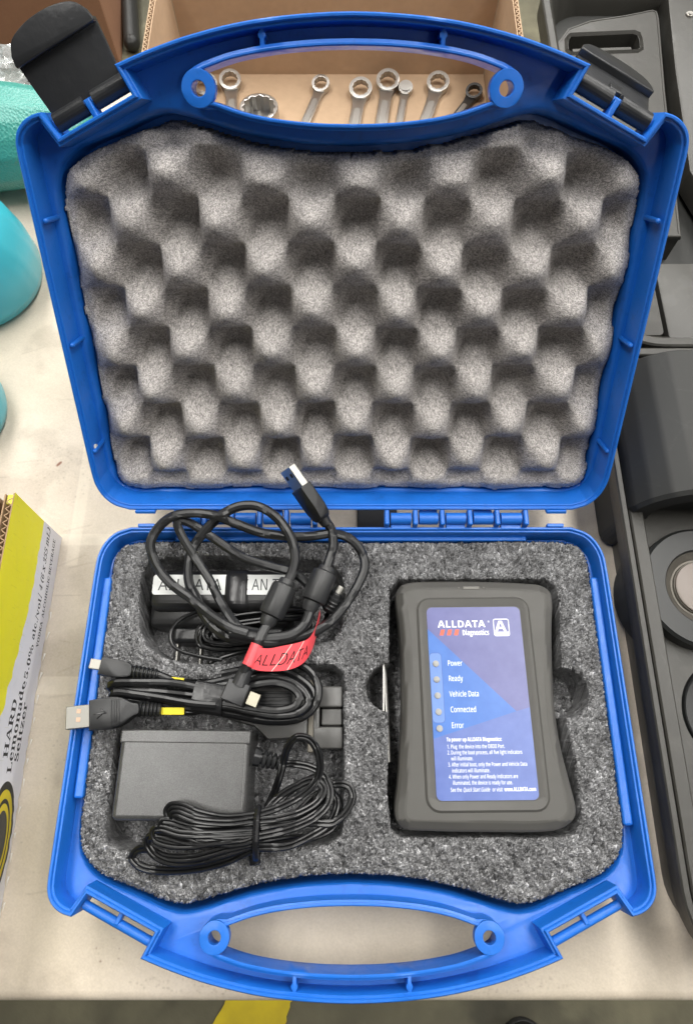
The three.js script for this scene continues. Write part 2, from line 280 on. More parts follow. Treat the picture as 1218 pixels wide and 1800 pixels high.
// ------------------------------------------------------------------ the blue case
const H = 0.048;
const cornerR = smooth(mm([[132, 0], [141, 3.6], [146.4, 9.6], [149.4, 17.5], [150.2, 29.5]]), 4);
const frontR = smooth(mm([[151.7, 186], [151.3, 191.2], [149.7, 195.5], [146.4, 199.2], [142, 201.7], [137.6, 202.9]]), 4);
const arcR = smooth(mm([[101.7, 220.3], [91.5, 223.9], [81, 227.2], [68.5, 230.6], [47.8, 234.8], [30, 237.0], [12, 238.2], [0, 238.5]]), 4);
const rimHalf = [[0, 0], ...mm([[44, 0], [88, 0]]), ...cornerR, ...mm([[150.7, 82], [151.2, 134]]), ...frontR, ...mm([[131.2, 193.2], [96, 209.4]]), ...arcR];
const rim = mirror(rimHalf);
const openHalf = [...smooth(mm([[0, 198.4], [16, 198.8], [36, 200.7], [49, 203.2], [61, 206.9]]), 4), ...smooth(mm([[66, 206.8], [70, 208.6], [71.5, 211.8], [70.2, 215.2], [67, 217.4]]), 3), ...smooth(mm([[63.5, 218.9], [52, 222.2], [35, 225], [16, 226.6], [0, 227]]), 4)];
const opening = mirror(openHalf);
const wellHalf = [[0, 0.0060], ...smooth(mm([[60, 6.0], [129, 6.0], [138.8, 8.6], [143.0, 16], [143.5, 30], [143.2, 90], [143, 150], [142.8, 168], [139.6, 179], [131, 187.0], [109.8, 195.2], [94, 201.4], [85.5, 202.8], [76, 201.2], [50, 194.2], [25, 190.6], [0, 189.2]]), 4)].filter((p) => p[0] > -1e-9);
const well = mirror(wellHalf.map(([x, z]) => [Math.abs(x) < 2e-4 ? 0 : x, z]));
const rimProfile = (D) => [[0, -D], [0, -0.0006], [0.0005, 0], [0.0013, 0], [0.0017, -0.0004], [0.0017, -0.0013], [0.0019, -0.0016], [0.0027, -0.0016], [0.0030, -0.0019], [0.0032, -D]];
function shell(depth, level, ribX) {                          // one half of the case: outline walls, plate, well, handle
  const L = -level, out = [];
  out.push(sweepLoop(rim, rimProfile(level + 0.001)));
  out.push(plate(offset(rim, 0.0026), [opening, offset(well, -0.0026)], L, 0.002));
  const fil = []; for (let i = 0; i <= 5; i++) { const a = i / 5 * Math.PI / 2; fil.push([-0.0028 + 0.0028 * Math.sin(a), L - 0.006 * (1 - Math.cos(a))]); }
  out.push(sweepLoop(well, [...fil, [0, -depth], [-0.0018, -depth], [-0.0018, L - 0.004], [-0.0028, L - 0.002]]));
  out.push(plate(offset(well, -0.0009), [], -depth + 0.0022, 0.002));
  out.push(sweepLoop(opening, [[0, L - 0.001], [0, -0.0014], [-0.0005, -0.0009], [-0.0012, -0.0009], [-0.0015, -0.0012], [-0.0015, -0.0022], [-0.0026, -0.0024], [-0.0028, L - 0.001]].map(([o, h]) => [o, h])));
  for (const s of [-1, 1]) {
    const b = plate(circle(s * 0.0668, 0.2117, 0.0074, 48), [circle(s * 0.0668, 0.2117, 0.00305, 28)], -0.0004, 0.0052, 0.0005); out.push(b);
    const zi = 0.2272 - (ribX - 0.0275) * 0.10, zo = 0.2352 - (ribX - 0.0275) * 0.12;
    out.push(rbox(0.0019, 0.0135, zo - zi, 0.0005, s * ribX, L + 0.0070, (zi + zo) / 2), cyl(0.0016, 0.0016, new THREE.Vector3(s * ribX, L + 0.001, (zi + zo) / 2 + 0.001), new THREE.Vector3(s * ribX, L + 0.0136, (zi + zo) / 2 + 0.001), 14));
  }
  return out;
}
function notchFrame(parent, s, dy) { const g = new THREE.Group(); g.position.set(s * 0.1162, dy, 0.2067); g.rotation.y = s * 0.4355; parent.add(g); return g; }

const kase = thing('tool_case', 'open blue plastic carrying case with foam inside and a handle on each half', 'case');
const base = new THREE.Group(); base.name = 'base_half'; base.position.y = H; kase.add(base);
const inBase = (list) => list;
part('shell', shell(0.0477, 0.016, 0.0275), blue, base, { crease: 0.7 });
for (const s of [-1, 1]) {                                    // ledges inside the long walls and rear wall stops
  const z0 = 0.029, z1 = s > 0 ? 0.163 : 0.150;
  part('ledge', rbox(0.0052, 0.014, z1 - z0, 0.0014, s * 0.1449, -0.0145, (z0 + z1) / 2), blue, base);
  part('stop', rbox(0.010, 0.004, 0.0022, 0.0006, s * 0.1225, -0.0009, -0.0008), blue, base);
  const rod = new THREE.Group(); rod.position.set(s * 0.1162, -0.0065, 0.2067); rod.rotation.y = s * 0.4355;
  const pin = [cyl(0.0023, 0.0023, new THREE.Vector3(-0.0195, 0, 0), new THREE.Vector3(0.0195, 0, 0), 18), rbox(0.0022, 0.006, 0.0075, 0.0005, 0, 0, -0.0035)];
  rod.updateMatrix(); pin.forEach((g) => g.applyMatrix4(rod.matrix)); part('latch_bar', pin, blue, base, { crease: 0.6 });
}
part('ledge', rbox(0.214, 0.012, 0.0030, 0.0010, 0, -0.0145, 0.0044), blue, base);

const lidM = new THREE.Matrix4().makeBasis(new THREE.Vector3(-1, 0, 0), new THREE.Vector3(0, 0.62638, 0.77952), new THREE.Vector3(0, 0.77952, -0.62638)).setPosition(0, 0.05345, -0.00851);
const lid = new THREE.Group(); lid.name = 'lid_half'; lid.applyMatrix4(lidM); kase.add(lid);
part('shell', shell(0.040, 0.0175, 0.0385), blue, lid, { crease: 0.7 });
for (const s of [-1, 1]) {
  for (const z of [0.1585, 0.0985, 0.0375]) part('peg', [cyl(0.0013, 0.0013, new THREE.Vector3(s * 0.1462, -0.003, z), new THREE.Vector3(s * 0.1462, -0.0205, z), 12), new THREE.SphereGeometry(0.0013, 12, 8).translate(s * 0.1462, -0.003, z)], blue, lid);
  const rod = new THREE.Group(); rod.position.set(s * 0.1162, -0.0065, 0.2067); rod.rotation.y = s * 0.4355; rod.updateMatrix();
  const pin = [cyl(0.0023, 0.0023, new THREE.Vector3(-0.0195, 0, 0), new THREE.Vector3(0.0195, 0, 0), 18), rbox(0.0026, 0.009, 0.0095, 0.0005, 0, 0.0005, -0.0035)];
  pin.forEach((g) => g.applyMatrix4(rod.matrix)); part('latch_bar', pin, blue, lid, { crease: 0.6 });
  part('stop', rbox(0.012, 0.004, 0.0022, 0.0006, s * 0.1225, -0.0009, -0.0008), blue, lid);
}
part('rivet', new THREE.CylinderGeometry(0.0019, 0.0019, 0.001, 20).rotateZ(Math.PI / 2).translate(0.1465, -0.006, 0.0385), std({ color: lin(0.7, 0.68, 0.6), roughness: 0.4 }), lid);
const latchMat = std({ color: lin(0.024, 0.025, 0.027), roughness: 0.46, roughnessMap: scuffRough(0.55, 1, 93), bumpMap: softBump, bumpScale: 0.0003 });
function latch(s, tilt, label) {                              // a black clip: barrels round the bar, flat flap with a raised step and a rounded end
  const M = new THREE.Matrix4().compose(new THREE.Vector3(s * 0.1162, -0.0065, 0.2067), new THREE.Quaternion().setFromEuler(new THREE.Euler(tilt, s * 0.4355, 0, 'YXZ')), new THREE.Vector3(1, 1, 1));
  const barrels = [[-0.0185, -0.0022], [0.0022, 0.0185]].map(([a, b]) => cyl(0.0041, 0.0041, new THREE.Vector3(a, 0, 0), new THREE.Vector3(b, 0, 0), 22));
  const flap = plate([[-0.0182, 0.0015], [0.0182, 0.0015], [0.0192, 0.012], [0.0202, 0.0245], [-0.0202, 0.0245], [-0.0192, 0.012]], [], 0.0012, 0.0026, 0.0004);
  const tip = plate([[-0.0202, 0.0235], [0.0202, 0.0235], ...smooth([[0.0194, 0.0272], [0.0160, 0.0315], [0.0085, 0.0340], [0, 0.0347], [-0.0085, 0.0340], [-0.0160, 0.0315], [-0.0194, 0.0272]], 3)], [], 0.0044, 0.0024, 0.0005);
  const step = rbox(0.0404, 0.0056, 0.0022, 0.0008, 0, 0.0016, 0.0238), web = rbox(0.006, 0.0022, 0.006, 0.0006, 0.001, 0.0022, 0.0062);
  const m = part('latch', [...barrels, flap, tip, step, ...(tilt > 0.3 ? [web] : [])].map((g) => g.applyMatrix4(M)), latchMat, lid, { crease: 0.6 });
  m.userData.label = label;
}
latch(1, -0.05, 'black latch opened flat outward'); latch(-1, 1.08, 'black latch folded back behind the lid');
for (const s of [-1, 1]) {                                    // hinge: knuckles between posts
  const xs = [0.0215, 0.0385, 0.0545, 0.0710, 0.0873, 0.1043];
  xs.forEach((x, i) => {
    part('hinge_post', rbox(0.0030, 0.0085, 0.0106, 0.0012, s * x, 0.0492, -0.0048), blue, kase);
    if (i < 5) { const a = x + 0.0024, b = xs[i + 1] - 0.0024; part('hinge_knuckle', cyl(0.0036, 0.0036, new THREE.Vector3(s * a, 0.0494, -0.0047), new THREE.Vector3(s * b, 0.0494, -0.0047), 22), blue, kase); part('hinge_leaf', rbox(b - a, 0.0026, 0.0075, 0.0006, s * (a + b) / 2, 0.0470 + (i % 2 ? 0.0016 : 0), i % 2 ? -0.0066 : -0.0022), blue, kase); }
  });
}

// ------------------------------------------------------------------ foam
const foamHalf = [[0, 0.0064], ...smooth(mm([[60, 6.5], [128.6, 6.6], [138.2, 9.2], [142.4, 16.4], [142.9, 30], [142.6, 90], [142.4, 150], [141.8, 168], [138, 177.4], [129.6, 184.8], [108.8, 192.6], [92, 198.2], [85, 199.3], [77, 197.8], [50, 190.8], [25, 187], [0, 185.6]]), 4)].map(([x, z]) => [Math.abs(x) < 2e-4 ? 0 : x, z]);
const foamOut = mirror(foamHalf);
const pocketA = V([-124.9, 38.5, 27, -121.6, 38.5, 19.9, -112.3, 38.5, 16.7, -90.4, 38.5, 15.3, -53.9, 38.5, 15.6, -22.9, 38.5, 17.8, -10.8, 38.5, 21.3, -5.7, 38.5, 28.4, -4.6, 38.5, 44.3, -5.6, 38.5, 58.1, -10.5, 38.5, 65.7, -21.9, 38.5, 69, -47.9, 38.5, 74.1, -70.5, 38.5, 79.3, -94.5, 38.5, 79, -107.2, 38.5, 75.8, -117.7, 38.5, 69, -122.4, 38.5, 59.1, -124.8, 38.5, 40.9]).map((p) => [p.x, p.z]);
const pocketB = V([-122.6, 38.5, 88.8, -69.9, 38.5, 88.1, -58.6, 38.5, 82.5, -47.7, 38.5, 79.9, -10.4, 38.5, 79.9, -4.9, 38.5, 85, -4.2, 38.5, 120.4, -4.4, 38.5, 162.7, -5.9, 38.5, 168.1, -13, 38.5, 172.1, -64.3, 38.5, 174.5, -120.4, 38.5, 174.5, -127.4, 38.5, 170.3, -128.8, 38.5, 164.1, -129.1, 38.5, 129.1, -128.4, 38.5, 99.3, -126.8, 38.5, 91.3]).map((p) => [p.x, p.z]);
const pocketC = V([23.4, 38.5, 36.1, 28.3, 38.5, 30.2, 115, 38.5, 29.8, 121.6, 38.5, 34.7, 122.5, 38.5, 44.3, 119.3, 38.5, 83.7, 118.9, 38.5, 111.5, 121.1, 38.5, 146.2, 120.9, 38.5, 160, 116.1, 38.5, 167, 109.1, 38.5, 168.4, 25.9, 38.5, 168.4, 21, 38.5, 164.4, 19.5, 38.5, 149, 20.5, 38.5, 120.4, 21.9, 38.5, 74.1]).map((p) => [p.x, p.z]);
const LOBES = [[0.1195, 0.0955, 0.0135], [0.0215, 0.0925, 0.0130]];
{
  const t = thing('foam_insert', 'grey bead-textured foam block with cut pockets filling the lower half of the blue case', 'foam insert');
  const top = H - 0.0080, bot = 0.0031;
  const wob = (x, z) => 0.0007 * (vnoise(x * 900, z * 900, 100000, 51) - 0.5) + 0.0005 * (vnoise(x * 2100, z * 2100, 100000, 52) - 0.5);
  const g = heightfield(-0.1455, 0.1455, 0.0035, 0.2015, 0.00046, (x, z) => sdPoly(foamOut, x, z) + wob(x, z), (x, z, sd) => {
    const w = wob(x, z) * 0.7; let d = Math.min(sdPoly(pocketA, x, z) + w, sdPoly(pocketB, x, z) + w), dc = sdPoly(pocketC, x, z); for (const [a, b, r] of LOBES) dc = Math.min(dc, Math.hypot(x - a, z - b) - r); d = Math.min(d, dc + w);
    let y = top + 0.0007 * (vnoise(x * 520, z * 520, 100000, 53) - 0.5) + 0.0002 * (vnoise(x * 1300, z * 1300, 100000, 54) - 0.5);
    { const c = cellAt(((x / FT) % 1 + 1) % 1, ((z / FT) % 1 + 1) % 1); y += 0.0016 * (sm(0.02, 0.50, c.edge) - 1) + 0.0011 * c.tilt + 0.0004 * (c.c[4] - 0.5); }
    y -= 0.0012 * (1 - sm(0, 0.0022, Math.min(-sd, Math.max(d, 0)))); const k = sm(0.0002, -0.0010, d); return y * (1 - k) + (0.0125 + 0.0012 * (vnoise(x * 600, z * 600, 100000, 55) - 0.5)) * k;
  }, bot);
  part('foam_block', g, foamMat, t, { keepUV: true });
}
{
  const t = thing('convoluted_foam', 'grey egg-crate foam pad glued inside the raised lid', 'foam pad'); t.applyMatrix4(lidM);
  const P = 0.0222, Q = 0.0211, X0 = -0.0244, Z0 = 0.1565;      // half pitches across and up; one crest at X0, Z0
  const o = offset(foamOut, -0.0002);
  const g = heightfield(-0.146, 0.146, 0.003, 0.203, 0.00085, (x, z) => sdPoly(o, x, z) + 0.0012 * (vnoise(x * 160, z * 160, 100000, 61) - 0.5), (x, z, sd) => {
    const wx = x + 0.003 * (vnoise(x * 22, z * 22, 100000, 62) - 0.5) - 0, wz = z + 0.003 * (vnoise(x * 22, z * 22, 100000, 63) - 0.5);
    const c = Math.cos(Math.PI * (wx - X0) / P), d = Math.cos(Math.PI * (wz - Z0) / Q); let e = (c * d); e = Math.sign(e) * Math.pow(Math.abs(e), 0.68) * (0.78 + 0.44 * vnoise(x * 40 + 9, z * 40, 100000, 66)) - 0.06;
    let y = -0.0175 + (0.0040 + 0.0118 * sm(0.001, 0.018, -sd)) * (0.25 + 0.75 * sm(0.004, 0.026, z)) * e + 0.0045 * (1 - sm(0.004, 0.03, z)) + 0.0004 * (vnoise(x * 700, z * 700, 100000, 64) - 0.5);
    y -= 0.0035 * Math.pow(1 - sm(0, 0.008, -sd), 2); y -= 0.006 * sm(0.180, 0.198, z - 0.004); return y;
  }, -0.0375, 0);
  part('foam_pad', g, eggMat, t, { keepUV: true });
}

// ------------------------------------------------------------------ diagnostic device
{
  const t = thing('diagnostic_device', 'dark grey rubber-edged diagnostic scanner with a blue printed face, in the right foam pocket', 'scanner');
  const half = V([46.1, 45, 32.2, 34.4, 45, 32.9, 29, 45, 35, 26.6, 45, 39.7, 26.7, 45, 46.5, 28, 45, 58.4, 28.7, 45, 79.5, 28.4, 45, 99.9, 27.2, 45, 119.4, 24.7, 45, 142.7, 22.8, 45, 155.5, 23.9, 45, 161.1, 27.6, 45, 164.3, 41, 45, 165.4, 70.8, 45, 165.9, 103.7, 45, 165.4, 112.5, 45, 162.7, 116.8, 45, 158.5, 117.7, 45, 154.2, 116.1, 45, 142.7, 113.2, 45, 124, 112.3, 45, 107.7, 113.6, 45, 79.5, 115.7, 45, 58.4, 117.6, 45, 44.5, 116.9, 45, 38.4, 112, 45, 34.6, 102.1, 45, 33.3, 74.5, 45, 32.2]).map((p) => [p.x, p.z]);
  const o = smooth(half, 4, true), top = 0.0455;
  const body = [sweepLoop(o, [[0.0010, 0.0135], [0.0006, 0.020], [0.0002, 0.032], [-0.0002, 0.038], [0.0002, 0.0420], [0.0014, 0.0440], [0.0032, 0.0451], [0.0046, top], [0.0058, top], [0.0060, 0.030], [0.0060, 0.0135]])];
  part('rubber_boot', body, rubber, t, { crease: 0.9 });
  // inner face plate, a step lower
  const q = V([45.1, 45, 47.5, 98.3, 45, 49.5, 96.4, 45, 150.6, 42.9, 45, 150.4]), ang = -0.010, c = q.reduce((a, p) => a.add(p), new THREE.Vector3()).multiplyScalar(0.25);
  part('face_plate', plate(offset(o, 0.0056), [], top - 0.00005, 0.02), rubber, t);
  const panel = new THREE.Group(); panel.name = 'front_panel'; panel.position.set(c.x, 0, c.z); panel.rotation.y = -ang; t.add(panel);
  const W = 0.0535, D = 0.1022;
  part('bezel', sweepLoop(rrect(-W / 2 - 0.0062, -D / 2 - 0.0062, W / 2 + 0.0062, D / 2 + 0.0062, 0.008), [[0, top - 0.001], [0.0004, top + 0.0001], [0.0016, top + 0.0009], [0.0040, top + 0.0009], [0.0056, top + 0.0001], [0.0058, top - 0.001]]), rubber, panel, { crease: 0.5 });
  const face = canvasTex(1072, 2048, (x, w, h) => {
    x.fillStyle = '#5166a8'; x.fillRect(0, 0, w, h);
    x.fillStyle = '#5a5d92'; x.beginPath(); x.moveTo(0, 0); x.lineTo(w, 0); x.lineTo(w, h * 0.545); x.lineTo(w * 0.86, h * 0.565); x.lineTo(0, h * 0.12); x.fill();
    x.fillStyle = '#3568b6'; x.beginPath(); x.moveTo(0, h * 0.12); x.lineTo(w * 0.86, h * 0.565); x.lineTo(0, h * 0.70); x.fill();
    const img = x.getImageData(0, 0, w, h), d = img.data; for (let i = 0; i < d.length; i += 4) { const px = (i / 4) % w, py = (i / 4 / w) | 0, n = (fbm(px / 1072, py / 1072, 9, 5, 301) - 0.5) * 16 + (hash(px, py, 9) - 0.5) * 7; d[i] += n; d[i + 1] += n; d[i + 2] += n; } x.putImageData(img, 0, 0);
    x.fillStyle = '#eef0f6'; x.textBaseline = 'alphabetic';
    const txt = (s, px, py, size, sx = 1, font = 'sans-serif', weight = '', it = 0) => { x.save(); x.translate(px, py); x.transform(sx, 0, it, 1, 0, 0); x.font = weight + ' ' + size + 'px ' + font; x.fillText(s, 0, 0); x.restore(); };
    txt('ALLDATA', 118, 232, 110, 1.16, 'sans-serif', 'bold'); txt('Diagnostics', 392, 322, 84, 0.66, 'sans-serif', 'bold');
    txt('®', 690, 180, 30);
    x.fillStyle = '#d4573c'; for (let i = 0; i < 3; i++) { x.beginPath(); x.moveTo(132 + i * 82, 322); x.lineTo(178 + i * 82, 322); x.lineTo(198 + i * 82, 256); x.lineTo(152 + i * 82, 256); x.fill(); }
    x.strokeStyle = '#eef0f6'; x.lineWidth = 9; x.beginPath(); x.roundRect(758, 142, 172, 190, 22); x.stroke(); x.fillStyle = '#eef0f6'; x.fillRect(764, 282, 160, 44);
    txt('A', 768, 282, 168, 1.22, 'sans-serif', 'bold'); x.strokeStyle = '#5a5d92'; x.lineWidth = 6; x.beginPath(); x.moveTo(764, 284); x.lineTo(924, 284); x.stroke();
    x.fillStyle = 'rgba(150,165,215,0.42)'; x.beginPath(); x.roundRect(4, 520, 132, 880 - 130, 40); x.fill(); x.strokeStyle = 'rgba(30,40,90,0.5)'; x.lineWidth = 4; x.stroke();
    x.fillStyle = '#eef0f6';
    ['Power', 'Ready', 'Vehicle Data', 'Connected', 'Error'].forEach((s, i) => txt(s, 202, 662 + i * 168 - i * i * 0.5, 82, 0.72, 'sans-serif', ''));
    const L = [['To power up ALLDATA Diagnostics:', 140, 'bold'], ['1. Plug  the device into the OBDII Port.', 140, ''], ['2. During the boot process, all five light indicators', 140, ''], ['will illuminate.', 176, ''], ['3. After initial boot, only the Power and Vehicle Data', 140, ''], ['indicators will illuminate.', 176, ''], ['4. When only Power and Ready indicators are', 140, ''], ['illuminated, the device is ready for use.', 176, '']];
    L.forEach(([s, px, wt], i) => txt(s, px, 1462 + i * 60 + (i ? 12 : 0), 55, 0.655, 'sans-serif', wt));
    txt('See the', 150, 1962, 55, 0.655); txt('Quick Start Guide', 280, 1962, 55, 0.655, 'sans-serif', '', -0.2); txt('or visit', 588, 1962, 55, 0.655); txt('www.ALLDATA.com', 714, 1962, 55, 0.655, 'sans-serif', 'bold');
  });
  const lab = sticker(rrect(-W / 2, -D / 2, W / 2, D / 2, 0.003), top + 0.0003, std({ map: face, color: lin(0.95, 0.95, 0.95), roughness: 0.34 }), panel, 'printed_label'); lab.userData.label = 'blue and violet printed label with white writing';
  for (let i = 0; i < 5; i++) part('indicator_light', [new THREE.CylinderGeometry(0.00165, 0.0018, 0.0007, 18).translate(-W / 2 + 0.0036, top + 0.0006, -D / 2 + 0.0318 + i * 0.00862), new THREE.SphereGeometry(0.0012, 14, 8).scale(1, 0.3, 1).translate(-W / 2 + 0.0036, top + 0.0009, -D / 2 + 0.0318 + i * 0.00862)], std({ color: lin(0.30, 0.30, 0.29), roughness: 0.35 }), panel);
  part('slot', [rbox(0.0095, 0.0006, 0.0018, 0.0003, 0.0, top, -D / 2 - 0.0115), rbox(0.001, 0.0006, 0.001, 0.0003, -0.0072, top, -D / 2 - 0.0115), rbox(0.001, 0.0006, 0.001, 0.0003, 0.0072, top, -D / 2 - 0.0115)], std({ color: lin(0.16, 0.155, 0.14), roughness: 0.6 }), panel);
}
{ // card standing at the left edge of the device
  const t = thing('paper_card', 'white folded card slipped between the foam and the left side of the scanner', 'card', [0.0195, 0.0126, 0.088]);
  part('sheet', [rbox(0.0008, 0.0245, 0.096, 0.0002, 0, 0.0123, 0, -0.02, 0, 0.09), rbox(0.0006, 0.022, 0.06, 0.0002, 0.0014, 0.0111, 0.014, 0.03, 0, 0.12)], std({ color: lin(0.66, 0.65, 0.62), roughness: 0.8 }), t);
}

// ------------------------------------------------------------------ upper power adapter (wall plug type) with label and tape
{
  const t = thing('wall_adapter', 'black wall plug adapter with a white label strip, in the upper left foam pocket', 'power adapter', [-0.0768, 0.0135, 0.04]);
  const y0 = -0.0135;
  part('housing', [rbox(0.083, 0.0275, 0.0245, 0.0055, 0, 0.0272 - 0.0135 + 0.0005, -0.0035), rbox(0.0845, 0.021, 0.016, 0.004, 0, 0.0105, 0.0092)], std({ color: lin(0.014, 0.014, 0.0145), roughness: 0.36, bumpMap: grainBump, bumpScale: 0.000014 }), t, { crease: 0.6 });
  part('plug_block', rbox(0.066, 0.017, 0.010, 0.003, 0.004, 0.0088, 0.0212), blackPlastic, t);
  for (const x of [-0.0265, -0.0125]) part('prong', rbox(0.0015, 0.0065, 0.018, 0.0005, x, 0.0085, 0.0345), usbMetal, t);
  const strip = canvasTex(1400, 220, (x, w, h) => { x.fillStyle = '#d9dbd9'; x.fillRect(0, 0, w, h); x.fillStyle = '#23262a'; x.font = '176px sans-serif'; for (const [s, a, wd] of [['ALLDATA', 56, 655], ['SC', 800, 190], ['AN', 1022, 172], ['TO', 1232, 168]]) { x.save(); x.translate(a, 172); x.scale(wd / x.measureText(s).width, 1); x.fillText(s, 0, 0); x.restore(); } });
  sticker(rrect(-0.0400, -0.0120, 0.0400, 0.0, 0.0018), 0.0142 + 0.01375 + 0.0004, std({ map: strip, roughness: 0.5 }), t, 'label_strip');
  part('tape', [rbox(0.0188, 0.0290, 0.0258, 0.0056, 0.0093, 0.0142 + 0.0004, -0.0035), rbox(0.0180, 0.0219, 0.0175, 0.004, 0.0100, 0.0107, 0.0093)], tapeMat, t, { crease: 0.6 });
  const strands = [];
  for (let i = 0; i < 8; i++) {                               // the thin lead, wound in a flat coil
    const P = [], n = 14, cx = -0.0565 + i * 0.0008, cz = 0.0585 + (i % 3) * 0.0012, a = 0.0345 - i * 0.0011, b = 0.0112 - i * 0.0010, y = 0.0335 + (i % 4) * 0.0022;
    for (let k = 0; k < n; k++) { const q = k / n * 2 * Math.PI, c = Math.cos(q), s = Math.sin(q); const px = a * Math.sign(c) * Math.pow(Math.abs(c), 0.7), pz = b * Math.sign(s) * Math.pow(Math.abs(s), 0.8); P.push(new THREE.Vector3(cx + px + rr(-0.0005, 0.0005) + 0.0768, y - 0.0135 + rr(-0.0008, 0.0008), cz + pz - 0.12 * px - 0.04 + rr(-0.0004, 0.0004))); }
    strands.push(tube(P, 0.00105, true, 6, 8));
  }
  const loc = (list) => V(list).map((p) => p.sub(t.position));
  strands.push(tube(loc([-81.4, 40, 50.1, -87.4, 40, 49.4, -93.6, 40, 51.4, -99.6, 40, 54.7, -103.4, 40, 60, -103.9, 40, 65.3, -101.5, 40, 69.9, -96, 40, 73.1, -90, 40, 74.7, -82.7, 40, 76.3, -73.5, 40, 77.6]), 0.00115), tube(loc([-85.1, 30, 79.4, -76, 36, 76.4, -61.5, 36, 72.1, -45.1, 36, 69.2, -32, 36, 66.6]), 0.00115), tube(loc([-13.8, 44, 52.2, -15.3, 35, 54.4, -18.3, 35, 59.1, -23.9, 35, 63.1, -33.8, 35, 65.1]), 0.0014));
  part('lead', strands, cordMat, t, { crease: 1.2 });
  const b = loc([-5.6, 50, 37.3, -7.5, 50, 40.6, -9.5, 49, 43.7, -13.4, 45, 50.5]);
  const plug = new THREE.Group(); plug.name = 'barrel_plug'; t.add(plug);
  const dir = b[1].clone().sub(b[0]);
  part('metal_sleeve', along(lathe([[0.0010, 0.0002], [0.0013, 0], [0.0027, 0], [0.0028, 0.0004], [0.0028, 0.009]], 22), b[0], b[2].clone().sub(b[0])), usbMetal, plug, { crease: 0.5 });
  part('sleeve_hole', along(new THREE.CylinderGeometry(0.0013, 0.0013, 0.0004, 16).translate(0, 0.0001, 0), b[0], b[2].clone().sub(b[0])), blackGloss, plug);
  part('grip', [along(lathe([[0.0001, 0], [0.0038, 0.0002], [0.0042, 0.001], [0.0042, 0.0028], [0.0050, 0.0036], [0.0050, 0.0100], [0.0042, 0.0118], [0.0028, 0.0130], [0.0001, 0.0132]], 24), b[1], b[3].clone().sub(b[1])), ...[0, 1, 2].map((k) => along(new THREE.TorusGeometry(0.0044, 0.0009, 8, 20).rotateX(Math.PI / 2).translate(0, 0.006 + k * 0.0022, 0), b[1], b[3].clone().sub(b[1])))], blackPlastic, plug, { crease: 0.6 });
}

